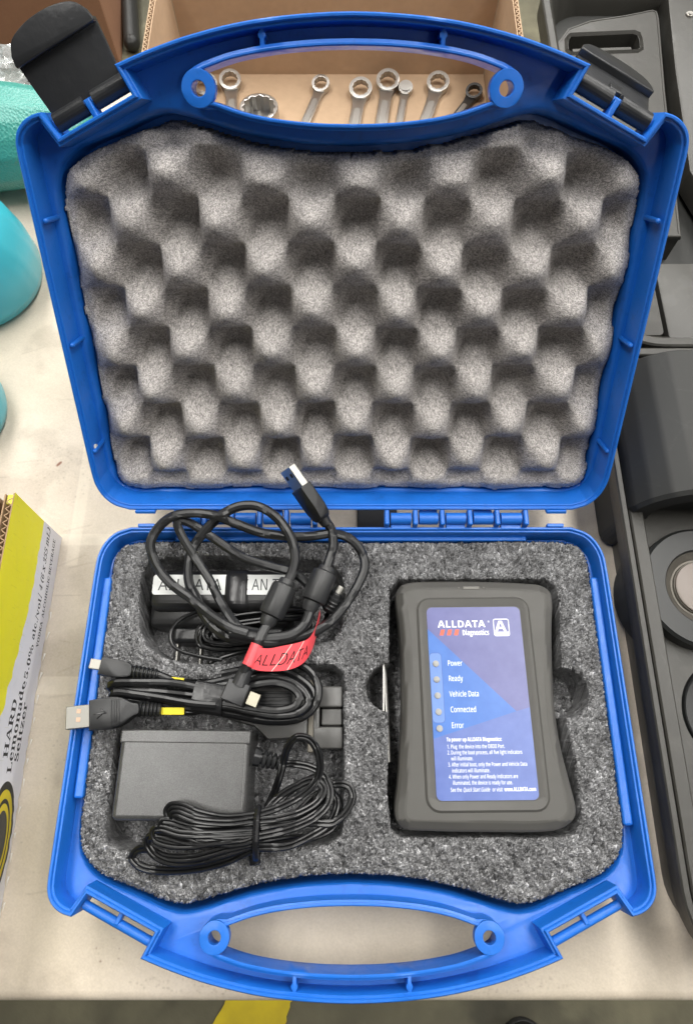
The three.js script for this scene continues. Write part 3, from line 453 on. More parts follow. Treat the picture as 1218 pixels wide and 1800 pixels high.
// ------------------------------------------------------------------ looped USB cable with ferrites, plugs and red flag
{
  const t = thing('usb_cable', 'thick black looped cable with two ferrite cores and a red flag label', 'cable', [-0.06, 0.045, 0.03]);
  const loc = (list) => V(list).map((p) => p.sub(t.position)), R = 0.0028;
  part('cord', [
    tube(loc([-16.7, 66, -0.9, -14.4, 65, 2.6, -11.8, 60, 5.3, -10.5, 60, 10.5, -10.4, 60, 16.7, -12, 60, 22.8, -13.9, 60, 28.9]), R),
    tube(loc([-22.4, 56, 49.6, -23.9, 56, 56.1, -27.2, 56, 62.1, -33.7, 56, 66.2, -45.6, 56, 67.8, -57, 56, 67.2]), R),
    tube(loc([-56.9, 56, 67.5, -46.2, 55, 70.7, -33.3, 53, 68.2, -19.8, 52, 63.3, -10.9, 52, 57.5, -3.6, 51, 48.8, 4, 50, 36.3, 8, 51, 25, 5.4, 53, 15.9, -1.6, 57, 9.9, -11.2, 58, 7.8, -22.6, 61, 10.2, -34.3, 62, 10.9, -52, 60, 7.7, -66.6, 63, 3.2, -78.6, 64, -1.3, -92.5, 64, -2.7, -104.3, 62, -1, -112.4, 60, 6, -115.8, 58, 13.7, -114.7, 56, 19.9, -110.9, 55, 27.5, -102.8, 54, 36.6, -90.4, 55, 45.5, -78.3, 56, 55.1, -64.7, 60, 63.5, -56.4, 60, 66]), R),
    tube(loc([-57.1, 55, 66.7, -66.2, 55, 57.8, -74.7, 53, 45.7, -80.7, 53, 34.7, -90.2, 55, 21, -96, 57, 12.6, -100.1, 58, 5.3, -101.2, 59, 1.8, -99.7, 59, -0.3, -94.9, 58, 0.7, -87.4, 57, 5, -75.4, 56, 13, -62.2, 55, 21.3, -45.9, 54, 26.5, -34.4, 53, 29.6, -26.6, 51, 34.5, -22, 49, 40.7]), R * 0.94),
    tube(loc([-36.1, 61, 38.4, -33.6, 62, 33.4, -31.5, 64, 25.4, -33.2, 66, 15.3, -38.2, 68, 6.4, -45.4, 69, -0.8, -54.4, 69, -5.3, -64, 68, -5.4, -72.4, 66, -2.3, -79.9, 61, 1.8, -87.1, 57, 8.5, -92.4, 54, 16.2, -94.4, 52, 25.2, -93.3, 50, 35.6, -89.1, 50, 43, -83.5, 51, 53.7, -75.6, 52, 62.3, -65.5, 53, 68.2, -57.3, 53, 68.2]), R),
    tube(loc([-46.1, 60, 61.3, -48.4, 60, 65.7, -50.3, 60, 70.6, -52.7, 61, 76.9, -55.6, 60, 82.8, -58, 58, 87.4, -60.6, 55, 93]), R * 0.95),
  ], cableMat, t, { crease: 1.2 });
  for (const q of [loc([-35.6, 60, 36.2, -46.2, 59, 59.9]), loc([-13.3, 58, 27.7, -23, 56, 50.9])]) {
    const L = q[1].distanceTo(q[0]);
    part('ferrite_core', along(lathe([[0.0028, -0.0006], [0.0043, 0], [0.0047, 0.0012], [0.0047, 0.0028], [0.0068, 0.0038], [0.0072, 0.0052], [0.0072, L - 0.0056], [0.0066, L - 0.0042], [0.0048, L - 0.0034], [0.0047, L - 0.0008], [0.0036, L + 0.0022], [0.0028, L + 0.0022]], 30), q[0], q[1].clone().sub(q[0])), std({ color: lin(0.028, 0.0285, 0.029), roughness: 0.55, roughnessMap: scuffRough(0.6, 1, 41), bumpMap: grainBump, bumpScale: 0.000018 }), t, { crease: 0.5 });
  }
  const w = loc([-58.2, 56.5, 65.7, -57.9, 56.5, 66]), wrap = new THREE.Group();
  part('tape_wrap', [along(new THREE.CylinderGeometry(1, 1, 0.0155, 30, 1, false).scale(0.0062, 1, 0.0046), w[0], new THREE.Vector3(1, 0, 0.20)).translate(-0.0005, -0.0015, 0)], tapeMat, t, { crease: 0.6 });
  // plug over the hinge
  const u = loc([-34.1, 78, -23.8, -29.2, 75.5, -15.3, -25.9, 74.5, -10.5, -17.9, 68, -0.8]), ud = u[3].clone().sub(u[1]).normalize(), m = new THREE.Matrix4(), side = new THREE.Vector3(0.88, 0.12, -0.45); side.addScaledVector(ud, -side.dot(ud)).normalize();
  { const up = new THREE.Vector3().crossVectors(side, ud), a = 1.05, s1 = side.clone().multiplyScalar(Math.cos(a)).addScaledVector(up, Math.sin(a)), s2 = side.clone().multiplyScalar(Math.cos(a)).addScaledVector(up, -Math.sin(a)), n1 = new THREE.Vector3().crossVectors(s1, ud.clone().negate()); side.copy(n1.x < 0 && n1.y > 0 ? s1 : s2); }
  m.makeBasis(side, ud.clone().negate(), new THREE.Vector3().crossVectors(side, ud.clone().negate())); m.setPosition(u[2]);
  const plug = new THREE.Group(); plug.name = 'usb_plug'; t.add(plug);
  part('grip', [plate([[-0.0066, 0.0112], [0.0066, 0.0112], [0.0066, 0.002], [0.0066, -0.004], [0.0050, -0.0092], [0.0028, -0.011], [-0.0028, -0.011], [-0.0050, -0.0092], [-0.0066, -0.004]].map(([a, b]) => [a, b - 0.0065]), [], 0.0038, 0.0076, 0.0011).rotateX(-Math.PI / 2)].map((g) => outward(bare(g)).applyMatrix4(m)), cableMat, plug, { crease: 0.5 });
  part('strain_relief', cyl(0.0046, 0.0030, u[3].clone().addScaledVector(ud, -0.002), u[3].clone().addScaledVector(ud, 0.0075), 18), cableMat, plug);
  part('metal_shell', [rbox(0.0120, 0.0140, 0.0045, 0.0004, 0, 0.0108, 0)].map((g) => g.applyMatrix4(m)), std({ color: lin(0.50, 0.49, 0.45), metalness: 1, roughness: 0.4 }), plug);
  for (const x of [-0.0029, 0.0029]) part('contact_window', rbox(0.0022, 0.0024, 0.0006, 0.0001, x, 0.0128, 0.0022).applyMatrix4(m), std({ color: lin(0.02, 0.02, 0.02), roughness: 0.8 }), plug);
  // right-angle micro plug
  const mp = new THREE.Group(); mp.name = 'micro_plug'; t.add(mp);
  const k = loc([-61.8, 56, 97, -53.4, 56, 100.2]), kd = Math.atan2(k[1].z - k[0].z, k[1].x - k[0].x);
  part('grip', [rbox(0.0125, 0.0072, 0.0118, 0.0008, k[0].x, k[0].y - 0.001, k[0].z, -kd), cyl(0.0036, 0.0048, ...loc([-56.4, 57.5, 84.6, -60.3, 55.5, 92.8]), 18)], std({ color: lin(0.024, 0.0245, 0.026), roughness: 0.42, bumpMap: grainBump, bumpScale: 0.000014 }), mp, { crease: 0.5 });
  part('metal_tip', [rbox(0.0062, 0.0024, 0.0072, 0.0004, k[1].x + 0.001, k[1].y - 0.0008, k[1].z + 0.0004, -kd)], std({ color: lin(0.36, 0.34, 0.27), metalness: 1, roughness: 0.5 }), mp);
  // red flag label folded round the cord
  const flagTex = canvasTex(1024, 300, (x, w, h) => { x.fillStyle = '#f0525a'; x.fillRect(0, 0, w, h); x.fillStyle = '#241417'; x.save(); x.translate(70, 232); x.font = '200px sans-serif'; x.scale(600 / x.measureText('ALLDATA').width, 1); x.fillText('ALLDATA', 0, 0); x.restore(); x.strokeStyle = 'rgba(250,232,222,0.9)'; x.lineWidth = 9; for (const a of [330, 480]) { x.beginPath(); x.moveTo(a - 40, h); x.lineTo(a + 70, 0); x.stroke(); } });
  const top = loc([-50.6, 64, 74.1, -45.3, 62, 74.6, -36.9, 60, 72.8, -29.6, 59, 71.1, -23.8, 58, 68.8, -20.5, 56.5, 63.8, -18.8, 55, 57.8, -17.7, 53, 51.5]), bot = loc([-55.5, 64, 84, -50.5, 60, 85.8, -42.3, 57, 86, -33.9, 55, 84.9, -26.9, 53, 81.6, -22.5, 51, 75.4, -19.5, 50, 65.8, -17.5, 49, 53.3]);
  const ct = new THREE.CatmullRomCurve3(top), cb = new THREE.CatmullRomCurve3(bot), pos = [], uv = [], idx = [], N = 40;
  for (let i = 0; i <= N; i++) for (let j = 0; j <= 4; j++) { const a = ct.getPoint(i / N), b = cb.getPoint(i / N), p = a.lerp(b, j / 4); pos.push(p.x, p.y, p.z); uv.push(i / N * 1.04, 1 - j / 4); }
  for (let i = 0; i < N; i++) for (let j = 0; j < 4; j++) { const a = i * 5 + j; idx.push(a, a + 1, a + 5, a + 1, a + 6, a + 5); }
  const fg = new THREE.BufferGeometry(); fg.setAttribute('position', new THREE.Float32BufferAttribute(pos, 3)); fg.setAttribute('uv', new THREE.Float32BufferAttribute(uv, 2)); fg.setIndex(idx); fg.computeVertexNormals();
  const redM = std({ map: flagTex, roughness: 0.4 });
  const fl = part('flag_label', fg, redM, t, { keepUV: true }); fl.userData.label = 'red flag label with black lettering';
  part('flag_sleeve', cyl(0.0034, 0.0034, ...loc([-51, 61, 72.3, -55.4, 60.5, 83.5]), 20), std({ color: lin(0.86, 0.085, 0.10), roughness: 0.4 }), t);
}

// ------------------------------------------------------------------ lower USB lead folded in a bundle
{
  const t = thing('usb_lead', 'black folded charging lead with two silver plugs hanging over the left rim and yellow tags', 'cable', [-0.08, 0.04, 0.09]);
  const loc = (list) => V(list).map((p) => p.sub(t.position)), R = 0.0023;
  part('cord', [
    tube(loc([-73.5, 50, 97, -86.6, 50, 93.1, -98.9, 50, 91.3, -111.4, 50, 91, -122.3, 50, 91, -128.8, 50, 91.3, -132.2, 48.5, 92.6, -130.7, 47, 94.3, -118.1, 47, 94.6, -102.3, 47, 95.8, -85, 47, 97.6]), R),
    tube(loc([-73, 50.5, 103.3, -86.9, 50.5, 102.1, -105.1, 50.5, 99.1, -118.3, 50.5, 97.3, -126.1, 50.5, 96.4, -129.9, 49, 97.2, -129.1, 47, 99.1, -117.7, 46, 100.9, -98.7, 46, 103.2, -84.6, 46, 104.7]), R),
    tube(loc([-107.5, 49, 86.3, -99.6, 48, 89.2, -87.2, 46, 92.1, -74.5, 46, 94.5]), R * 0.9),
    tube(loc([-104.5, 47, 105.1, -95.6, 45, 105.9, -84.7, 45, 105.9, -73.8, 46, 104.1]), R * 0.9),
    tube(loc([-83.5, 48, 94.1, -68, 48, 92, -56.6, 48, 89.2, -44.1, 48, 87.7, -33, 48, 90.4, -25.4, 48, 95.9, -23.1, 48, 101.6, -28.2, 48, 106.7, -39.2, 48, 108.4, -52.9, 48, 106.7, -67.2, 48, 104, -79.7, 48, 103.1]), R),
    tube(loc([-84.2, 45.5, 92.3, -68.6, 45.5, 88.9, -55.9, 45.5, 84.9, -43.7, 45.5, 81.5, -32.6, 45.5, 80.2, -23.6, 45.5, 84, -18, 45.5, 93.2, -19.7, 45.5, 102.9, -27.7, 45.5, 109.5, -43.4, 45.5, 111.2, -61.2, 45.5, 108.3, -80.1, 45.5, 104.7]), R),
    tube(loc([-83.2, 49, 95.4, -67.6, 49, 95.1, -53.5, 49, 92.4, -41, 49, 91.2, -31.9, 49, 94.2, -28, 49, 99, -30.4, 49, 103.5, -39.2, 49, 105.8, -51.6, 49, 104.7, -67.2, 49, 102, -82.7, 49, 100.8]), R),
    tube(loc([-72.4, 43.5, 85.9, -56.6, 43.5, 83.1, -42.2, 43.5, 83.7, -29.3, 43.5, 88.1, -21.5, 43.5, 95.2, -21.1, 43.5, 104.6, -30.3, 43.5, 109.9, -45.9, 43.5, 109.3, -61.6, 43.5, 106.4]), R),
    tube(loc([-83.5, 47.5, 95.9, -70.9, 47.5, 97.7, -61.3, 47.5, 101.9, -51.1, 47.5, 106.6, -42.5, 46, 108.9, -36.4, 45, 109.4]), R),
  ], cordMat, t, { crease: 1.2 });
  const w = loc([-77.6, 47.5, 99.2, -77.3, 47.5, 99.5]);
  part('tape_wrap', along(new THREE.CylinderGeometry(1, 1, 0.0165, 30).scale(0.0050, 1, 0.0085), w[0], new THREE.Vector3(1, 0, 0.16)), tapeMat, t, { crease: 0.6 });
  const tipBox = (list, len, wid, hgt) => { const [a, b] = loc(list), yaw = -Math.atan2(b.z - a.z, b.x - a.x); return rbox(len, hgt, wid, 0.0005, (a.x + b.x) / 2, (a.y + b.y) / 2, (a.z + b.z) / 2, yaw); };
  const A = new THREE.Group(); A.name = 'usb_plug'; t.add(A);
  part('metal_shell', tipBox([-151.3, 53.5, 110.2, -138.2, 53.5, 108.8], 0.0130, 0.0118, 0.0044), usbMetal, A);
  for (const [x, y] of [[139.5, 1248.5], [137.5, 1266]]) { const q = loc([...V([-144.6, 55.7, 106.6, -144.3, 55.7, 110.9]).flatMap((p) => p.toArray().map((v) => v * 1000))]); part('contact_window', rbox(0.0022, 0.0004, 0.0022, 0.0001, ...(y < 1255 ? q[0] : q[1]).toArray()), std({ color: lin(0.55, 0.36, 0.26), roughness: 0.6 }), A); }
  { const q = loc([-138.8, 53.5, 108.8, -113.1, 53.5, 105.3]), ax = q[1].clone().sub(q[0]), yaw = -Math.atan2(ax.z, ax.x), o = smooth([[0, -0.0078], [0.013, -0.0080], [0.018, -0.0066], [0.0232, -0.0034], [0.0262, -0.0026], [0.0262, 0.0026], [0.0232, 0.0034], [0.018, 0.0066], [0.013, 0.0080], [0, 0.0078]], 2);
    const g = plate(o, [], 0.0036, 0.0076, 0.0011); g.rotateY(yaw); g.translate(q[0].x, q[0].y, q[0].z); const rib = []; for (let k = 0; k < 6; k++) { const r = rbox(0.0007, 0.0006, 0.0125, 0.0002, 0.0095 + k * 0.0013, 0.0038, 0); r.rotateY(yaw); r.translate(q[0].x, q[0].y, q[0].z); if (k > 1) rib.push(r); }
    part('grip', [g, ...rib], blackPlastic, A, { crease: 0.5 });
    const em = []; for (const b of [rbox(0.007, 0.0004, 0.0007, 0.0002, 0.0062, 0.0037, 0.0, 0), rbox(0.004, 0.0004, 0.0006, 0.0002, 0.0062, 0.0037, 0.0012, 0.6), rbox(0.004, 0.0004, 0.0006, 0.0002, 0.0078, 0.0037, -0.0012, -0.6)]) { b.rotateY(yaw); b.translate(q[0].x, q[0].y, q[0].z); em.push(b); } part('emblem', em, blackGloss, A); }
  { const q = loc([-114.8, 51, 105.1, -102.7, 49, 105.5]), d = q[1].clone().sub(q[0]), n = d.length(), gs = [cyl(0.0030, 0.0024, q[0], q[1], 16)]; for (let k = 0; k < 6; k++) gs.push(along(new THREE.TorusGeometry(0.0033 - k * 0.00012, 0.0010, 8, 18).rotateX(Math.PI / 2).translate(0, n * (0.1 + k * 0.16), 0), q[0], d)); part('strain_relief', gs, blackPlastic, A, { crease: 0.7 }); }
  const B = new THREE.Group(); B.name = 'mini_plug'; t.add(B);
  part('metal_tip', tipBox([-144.9, 50, 80.9, -136.2, 50, 82.1], 0.0072, 0.0056, 0.0034), std({ color: lin(0.33, 0.32, 0.29), metalness: 1, roughness: 0.5 }), B);
  { const q = loc([-138.1, 50, 82.4, -118.9, 50, 85.2]), yaw = -Math.atan2(q[1].z - q[0].z, q[1].x - q[0].x), g = plate(smooth([[0, -0.0047], [0.009, -0.0048], [0.014, -0.0042], [0.0175, -0.0028], [0.0180, 0.0028], [0.014, 0.0042], [0.009, 0.0048], [0, 0.0047]], 2), [], 0.0028, 0.0062, 0.0009); g.rotateY(yaw); g.translate(q[0].x, q[0].y, q[0].z);
    part('grip', g, blackPlastic, B, { crease: 0.5 });
    const r = loc([-120, 49.5, 85.1, -106, 49.5, 86.9]), d = r[1].clone().sub(r[0]), n = d.length(), gs = [cyl(0.0026, 0.0021, r[0], r[1], 16)]; for (let k = 0; k < 6; k++) gs.push(along(new THREE.TorusGeometry(0.0029 - k * 0.0001, 0.0008, 8, 18).rotateX(Math.PI / 2).translate(0, n * (0.08 + k * 0.16), 0), r[0], d)); part('strain_relief', gs, blackPlastic, B, { crease: 0.7 }); }
  const yel = std({ color: lin(0.72, 0.60, 0.03), roughness: 0.5 });
  for (const [a, wd, yy] of [[loc([-102.8, 48.5, 106.1, -90.4, 48.5, 106.1]), 0.0038, 0], [loc([-103.8, 49, 88.7, -91.8, 49, 89.9]), 0.0024, 0]]) part('yellow_tag', rbox(a[1].x - a[0].x, 0.0008, wd, 0.0003, (a[0].x + a[1].x) / 2, a[0].y, (a[0].z + a[1].z) / 2, -Math.atan2(a[1].z - a[0].z, a[1].x - a[0].x), 0.2), yel, t);
}

// ------------------------------------------------------------------ plug-in vehicle connector lying in the lower left pocket
{
  const t = thing('vehicle_connector', 'grey trapezoid vehicle port connector lying in the foam pocket beside the power brick', 'connector', [-0.03, 0.0135, 0.11]);
  const loc = (list) => V(list).map((p) => p.sub(t.position)), grey = std({ color: lin(0.075, 0.074, 0.071), roughness: 0.5, roughnessMap: scuffRough(0.6, 1, 67), bumpMap: softBump, bumpScale: 0.0002 });
  const q = loc([-21.3, 36, 91.6, -4.9, 36, 91.6, -4.8, 36, 125, -22.3, 36, 125, -57.3, 36, 88.5, -22.4, 36, 88.5, -24, 36, 119.1, -50.2, 36, 117.3, -68.9, 36, 109.5, -18.4, 36, 91.6, -21.7, 36, 125]), b = (i, j, pad = 0) => [(q[i].x + q[j].x) / 2, (q[i].z + q[j].z) / 2, Math.abs(q[j].x - q[i].x), Math.abs(q[j].z - q[i].z)];
  const [hx, hz, hw, hd] = b(0, 2), top = 0.0225;
  part('socket_head', [rbox(hw, 0.021, hd * 0.345, 0.0012, hx, top - 0.0105, hz - hd * 0.3275), rbox(hw, 0.021, hd * 0.345, 0.0012, hx, top - 0.0105, hz + hd * 0.3275), rbox(hw * 0.22, 0.021, hd, 0.0008, hx - hw * 0.39, top - 0.0107, hz)], grey, t, { crease: 0.5 });
  part('clip', rbox(hw * 0.70, 0.02, hd * 0.27, 0.0010, hx + hw * 0.13, top - 0.0116, hz), grey, t);
  part('flange', rbox(0.0030, 0.0225, hd * 1.16, 0.0007, hx - hw / 2 - 0.0012, top - 0.0105, hz - hd * 0.02), std({ color: lin(0.13, 0.118, 0.095), roughness: 0.6 }), t);
  const o = [[q[5].x, q[5].z], [q[4].x, q[4].z], [q[8].x - 0.006, q[8].z - 0.008], [q[8].x, q[8].z], [q[7].x - 0.004, q[7].z - 0.004], [q[7].x + 0.004, q[7].z + 0.003], [q[6].x, q[6].z]];
  part('body', plate(o, [], top - 0.0015, 0.019, 0.0022), grey, t, { crease: 0.5 });
  part('ribbed_grip', [plate(rrect(q[4].x + 0.002, hz - 0.014, q[4].x + 0.024, hz + 0.004, 0.001), [], top - 0.0007, 0.002), ...Array.from({ length: 9 }, (_, k) => rbox(0.021, 0.0009, 0.0010, 0.0003, q[4].x + 0.013, top - 0.0003, hz - 0.013 + k * 0.002))], blackPlastic, t, { crease: 0.5 });
}

// ------------------------------------------------------------------ lower power brick with its tied cord
{
  const t = thing('power_brick', 'black rectangular power brick with a thin cord bundled by a cable tie', 'power adapter', [-0.0885, 0.0135, 0.1382], -0.012);
  const top = 0.0365, w = 0.0690, d = 0.0445;
  part('shell', rbox(w, 0.033, d, 0.0030, 0, top - 0.0165, 0), adapterMat, t);
  part('end_cap', rbox(w + 0.0005, 0.033, 0.0072, 0.0012, 0, top - 0.0163, -d / 2 + 0.0034), adapterMat, t);
  const inv = new THREE.Matrix4().compose(t.position, new THREE.Quaternion().setFromEuler(t.rotation), new THREE.Vector3(1, 1, 1)).invert();
  const loc = (list) => V(list).map((p) => p.applyMatrix4(inv)), pair = (p) => [-0.00098, 0.00098].map((o) => ribbonTube(p, Array.from({ length: 10 }, (_, i) => [o + 0.00104 * Math.cos(i * 0.6283), 0.00104 * Math.sin(i * 0.6283)])));
  const sr = loc([-52.1, 41, 129.2, -37, 40, 132.6]), sd = sr[1].clone().sub(sr[0]), sl = sd.length(), gs = [cyl(0.0034, 0.0022, sr[0], sr[1], 16), cyl(0.0050, 0.0046, sr[0], sr[0].clone().addScaledVector(sd, 0.22), 18)];
  for (let k = 0; k < 4; k++) gs.push(along(new THREE.TorusGeometry(0.0038 - k * 0.0003, 0.0011, 8, 18).rotateX(Math.PI / 2).translate(0, sl * (0.36 + k * 0.17), 0), sr[0], sd));
  part('strain_relief', gs, blackPlastic, t, { crease: 0.7 });
  part('cord', [
    ...pair(loc([-46.5, 56, 156.1, -38, 53, 153.7, -27, 50, 148.5, -19.1, 52, 142.2, -16.2, 54, 133.9, -18.3, 57, 125.1, -22.7, 59, 120.4, -28.9, 59, 120.1, -33.3, 57, 125.4, -36.3, 50, 135.3, -40.5, 42, 146.1, -44.3, 40, 154.5])),
    ...pair(loc([-37.9, 40, 132.6, -29.8, 41, 132.9, -22.1, 42, 134.3, -15.6, 43, 137.7, -11.2, 46, 145.9, -12.3, 47, 152.4, -18.1, 49, 158.2, -26.9, 51, 162.2, -36.7, 53, 164.9, -46.3, 56, 166.4])),
    ...pair(loc([-46.6, 56, 159.2, -37, 52, 158.5, -25.7, 49, 155.5, -17.1, 47, 150.3, -14.8, 47, 144.8, -18.4, 48, 140.9, -23.7, 48, 141.2, -32, 47, 145.9, -38.9, 50, 151.7, -46, 55, 157.2])),
    ...pair(loc([-45.9, 54, 161.5, -31.4, 49, 161.3, -19.9, 45, 161.1, -9.4, 44, 161.2, -2.6, 43, 155.9, 0.7, 43, 148.8, -1.7, 43, 143.6, -8.3, 42, 142.8, -15.6, 41, 146.1, -21.8, 40, 154.5, -34.8, 43, 162.4, -46.2, 50, 165.4])),
    ...pair(loc([-46.1, 55, 171.6, -32.3, 51, 171.3, -21, 46, 167.1, -11.2, 42, 161.1, -7.7, 40, 151.7, -12, 38, 146.2, -18.7, 39, 148.4, -29.1, 42, 157.1, -46.3, 50, 163.9])),
    ...pair(loc([-46.4, 53, 170.3, -31.4, 46, 168.7, -18.7, 38, 168.2, -8.9, 35, 163, -6.3, 34, 154.8, -10, 34, 148.1, -17.5, 36, 150.3, -29.2, 40, 160.5, -46.1, 50, 167])),
    ...pair(loc([-45.9, 55, 158.8, -40.3, 51, 151.1, -33.3, 49, 145.8, -26.2, 47, 142.6, -17.4, 44, 139.3, -11.9, 43, 143.3, -13.7, 43, 149.9, -25.8, 47, 158.3, -45.8, 54, 162.5])),
    ...pair(loc([-47.3, 58, 156.5, -63, 59, 157.7, -76.6, 59, 155.4, -86.5, 58, 152.3, -91.3, 57, 152.6, -93, 56, 155.1, -91.1, 55.5, 158.5, -83.6, 55.5, 161.8, -74, 56, 166.7, -63.5, 57, 169.4, -53.5, 58, 169, -46.7, 59, 167.1])),
    ...pair(loc([-47.1, 58, 161.6, -63, 57.5, 162.7, -79.9, 56.5, 162.3, -90.7, 56.5, 159.7, -94.4, 56.5, 159.7, -95.2, 55.5, 162.6, -91.1, 55.5, 164.4, -83, 56.5, 165.9, -71.5, 56.5, 168.9, -58.8, 56.5, 168.4, -47, 56.5, 166.4])),
    ...pair(loc([-46.8, 59, 164.1, -66.8, 59, 165.1, -84.7, 58, 165.2, -95.1, 56, 163.1, -99.5, 54, 164.3, -98.7, 53.5, 167.7, -91.8, 54, 170.2, -78.5, 56, 170.5, -61.5, 58, 167.2, -46.8, 59, 164.6])),
    ...pair(loc([-46.8, 57, 169.4, -62.6, 55, 174.4, -76.2, 52, 177.8, -90, 50, 178.8, -99.1, 49, 175.6, -103.1, 50, 170.6, -101.7, 52, 167.1, -95.9, 54, 166.1, -79.5, 56, 169, -61.4, 58, 168.2, -46.9, 58, 166.2])),
    ...pair(loc([-46.9, 56, 171, -63.1, 51, 178.4, -80.6, 46, 182.4, -98.2, 43, 183.3, -108, 42, 181.4, -112.2, 42, 177.7, -110.2, 43, 174.5, -104.5, 45, 173.2, -93.9, 49, 176.4, -78.7, 53, 176.4, -61.5, 56, 172, -46.7, 58, 168.8])),
    ...pair(loc([-47.4, 57, 158.6, -61.5, 60.5, 159.9, -78.7, 60, 158.4, -86.9, 59.5, 155.9, -89.4, 58.5, 156.4, -87.7, 54.5, 160.4, -75.8, 58, 164.2, -61.4, 59, 166.1, -47, 58, 164.2])),
  ], cordMat, t, { crease: 1.2 });
  const ties = loc([-47.2, 53.5, 165.1, -50.5, 42.5, 179.8, -47, 60.5, 157.3]);
  part('cable_tie', [tube([[0.0, -0.0045], [-0.0095, -0.0020], [-0.0115, 0.0025], [-0.0080, 0.0062], [0.0, 0.0072], [0.0085, 0.0048], [0.0112, -0.001], [0.0085, -0.004]].map(([z, y]) => new THREE.Vector3(ties[0].x, ties[0].y + y, ties[0].z + z)), 0.0018, true, 8, 8), rbox(0.0055, 0.004, 0.006, 0.0008, ties[1].x + 0.0012, ties[1].y + 0.001, ties[1].z - 0.002, 0.2), rbox(0.0034, 0.0014, 0.014, 0.0004, ties[1].x + 0.0014, ties[1].y + 0.004, ties[1].z - 0.008, 0.1, -0.25)], blackGloss, t, { crease: 0.7 });
}

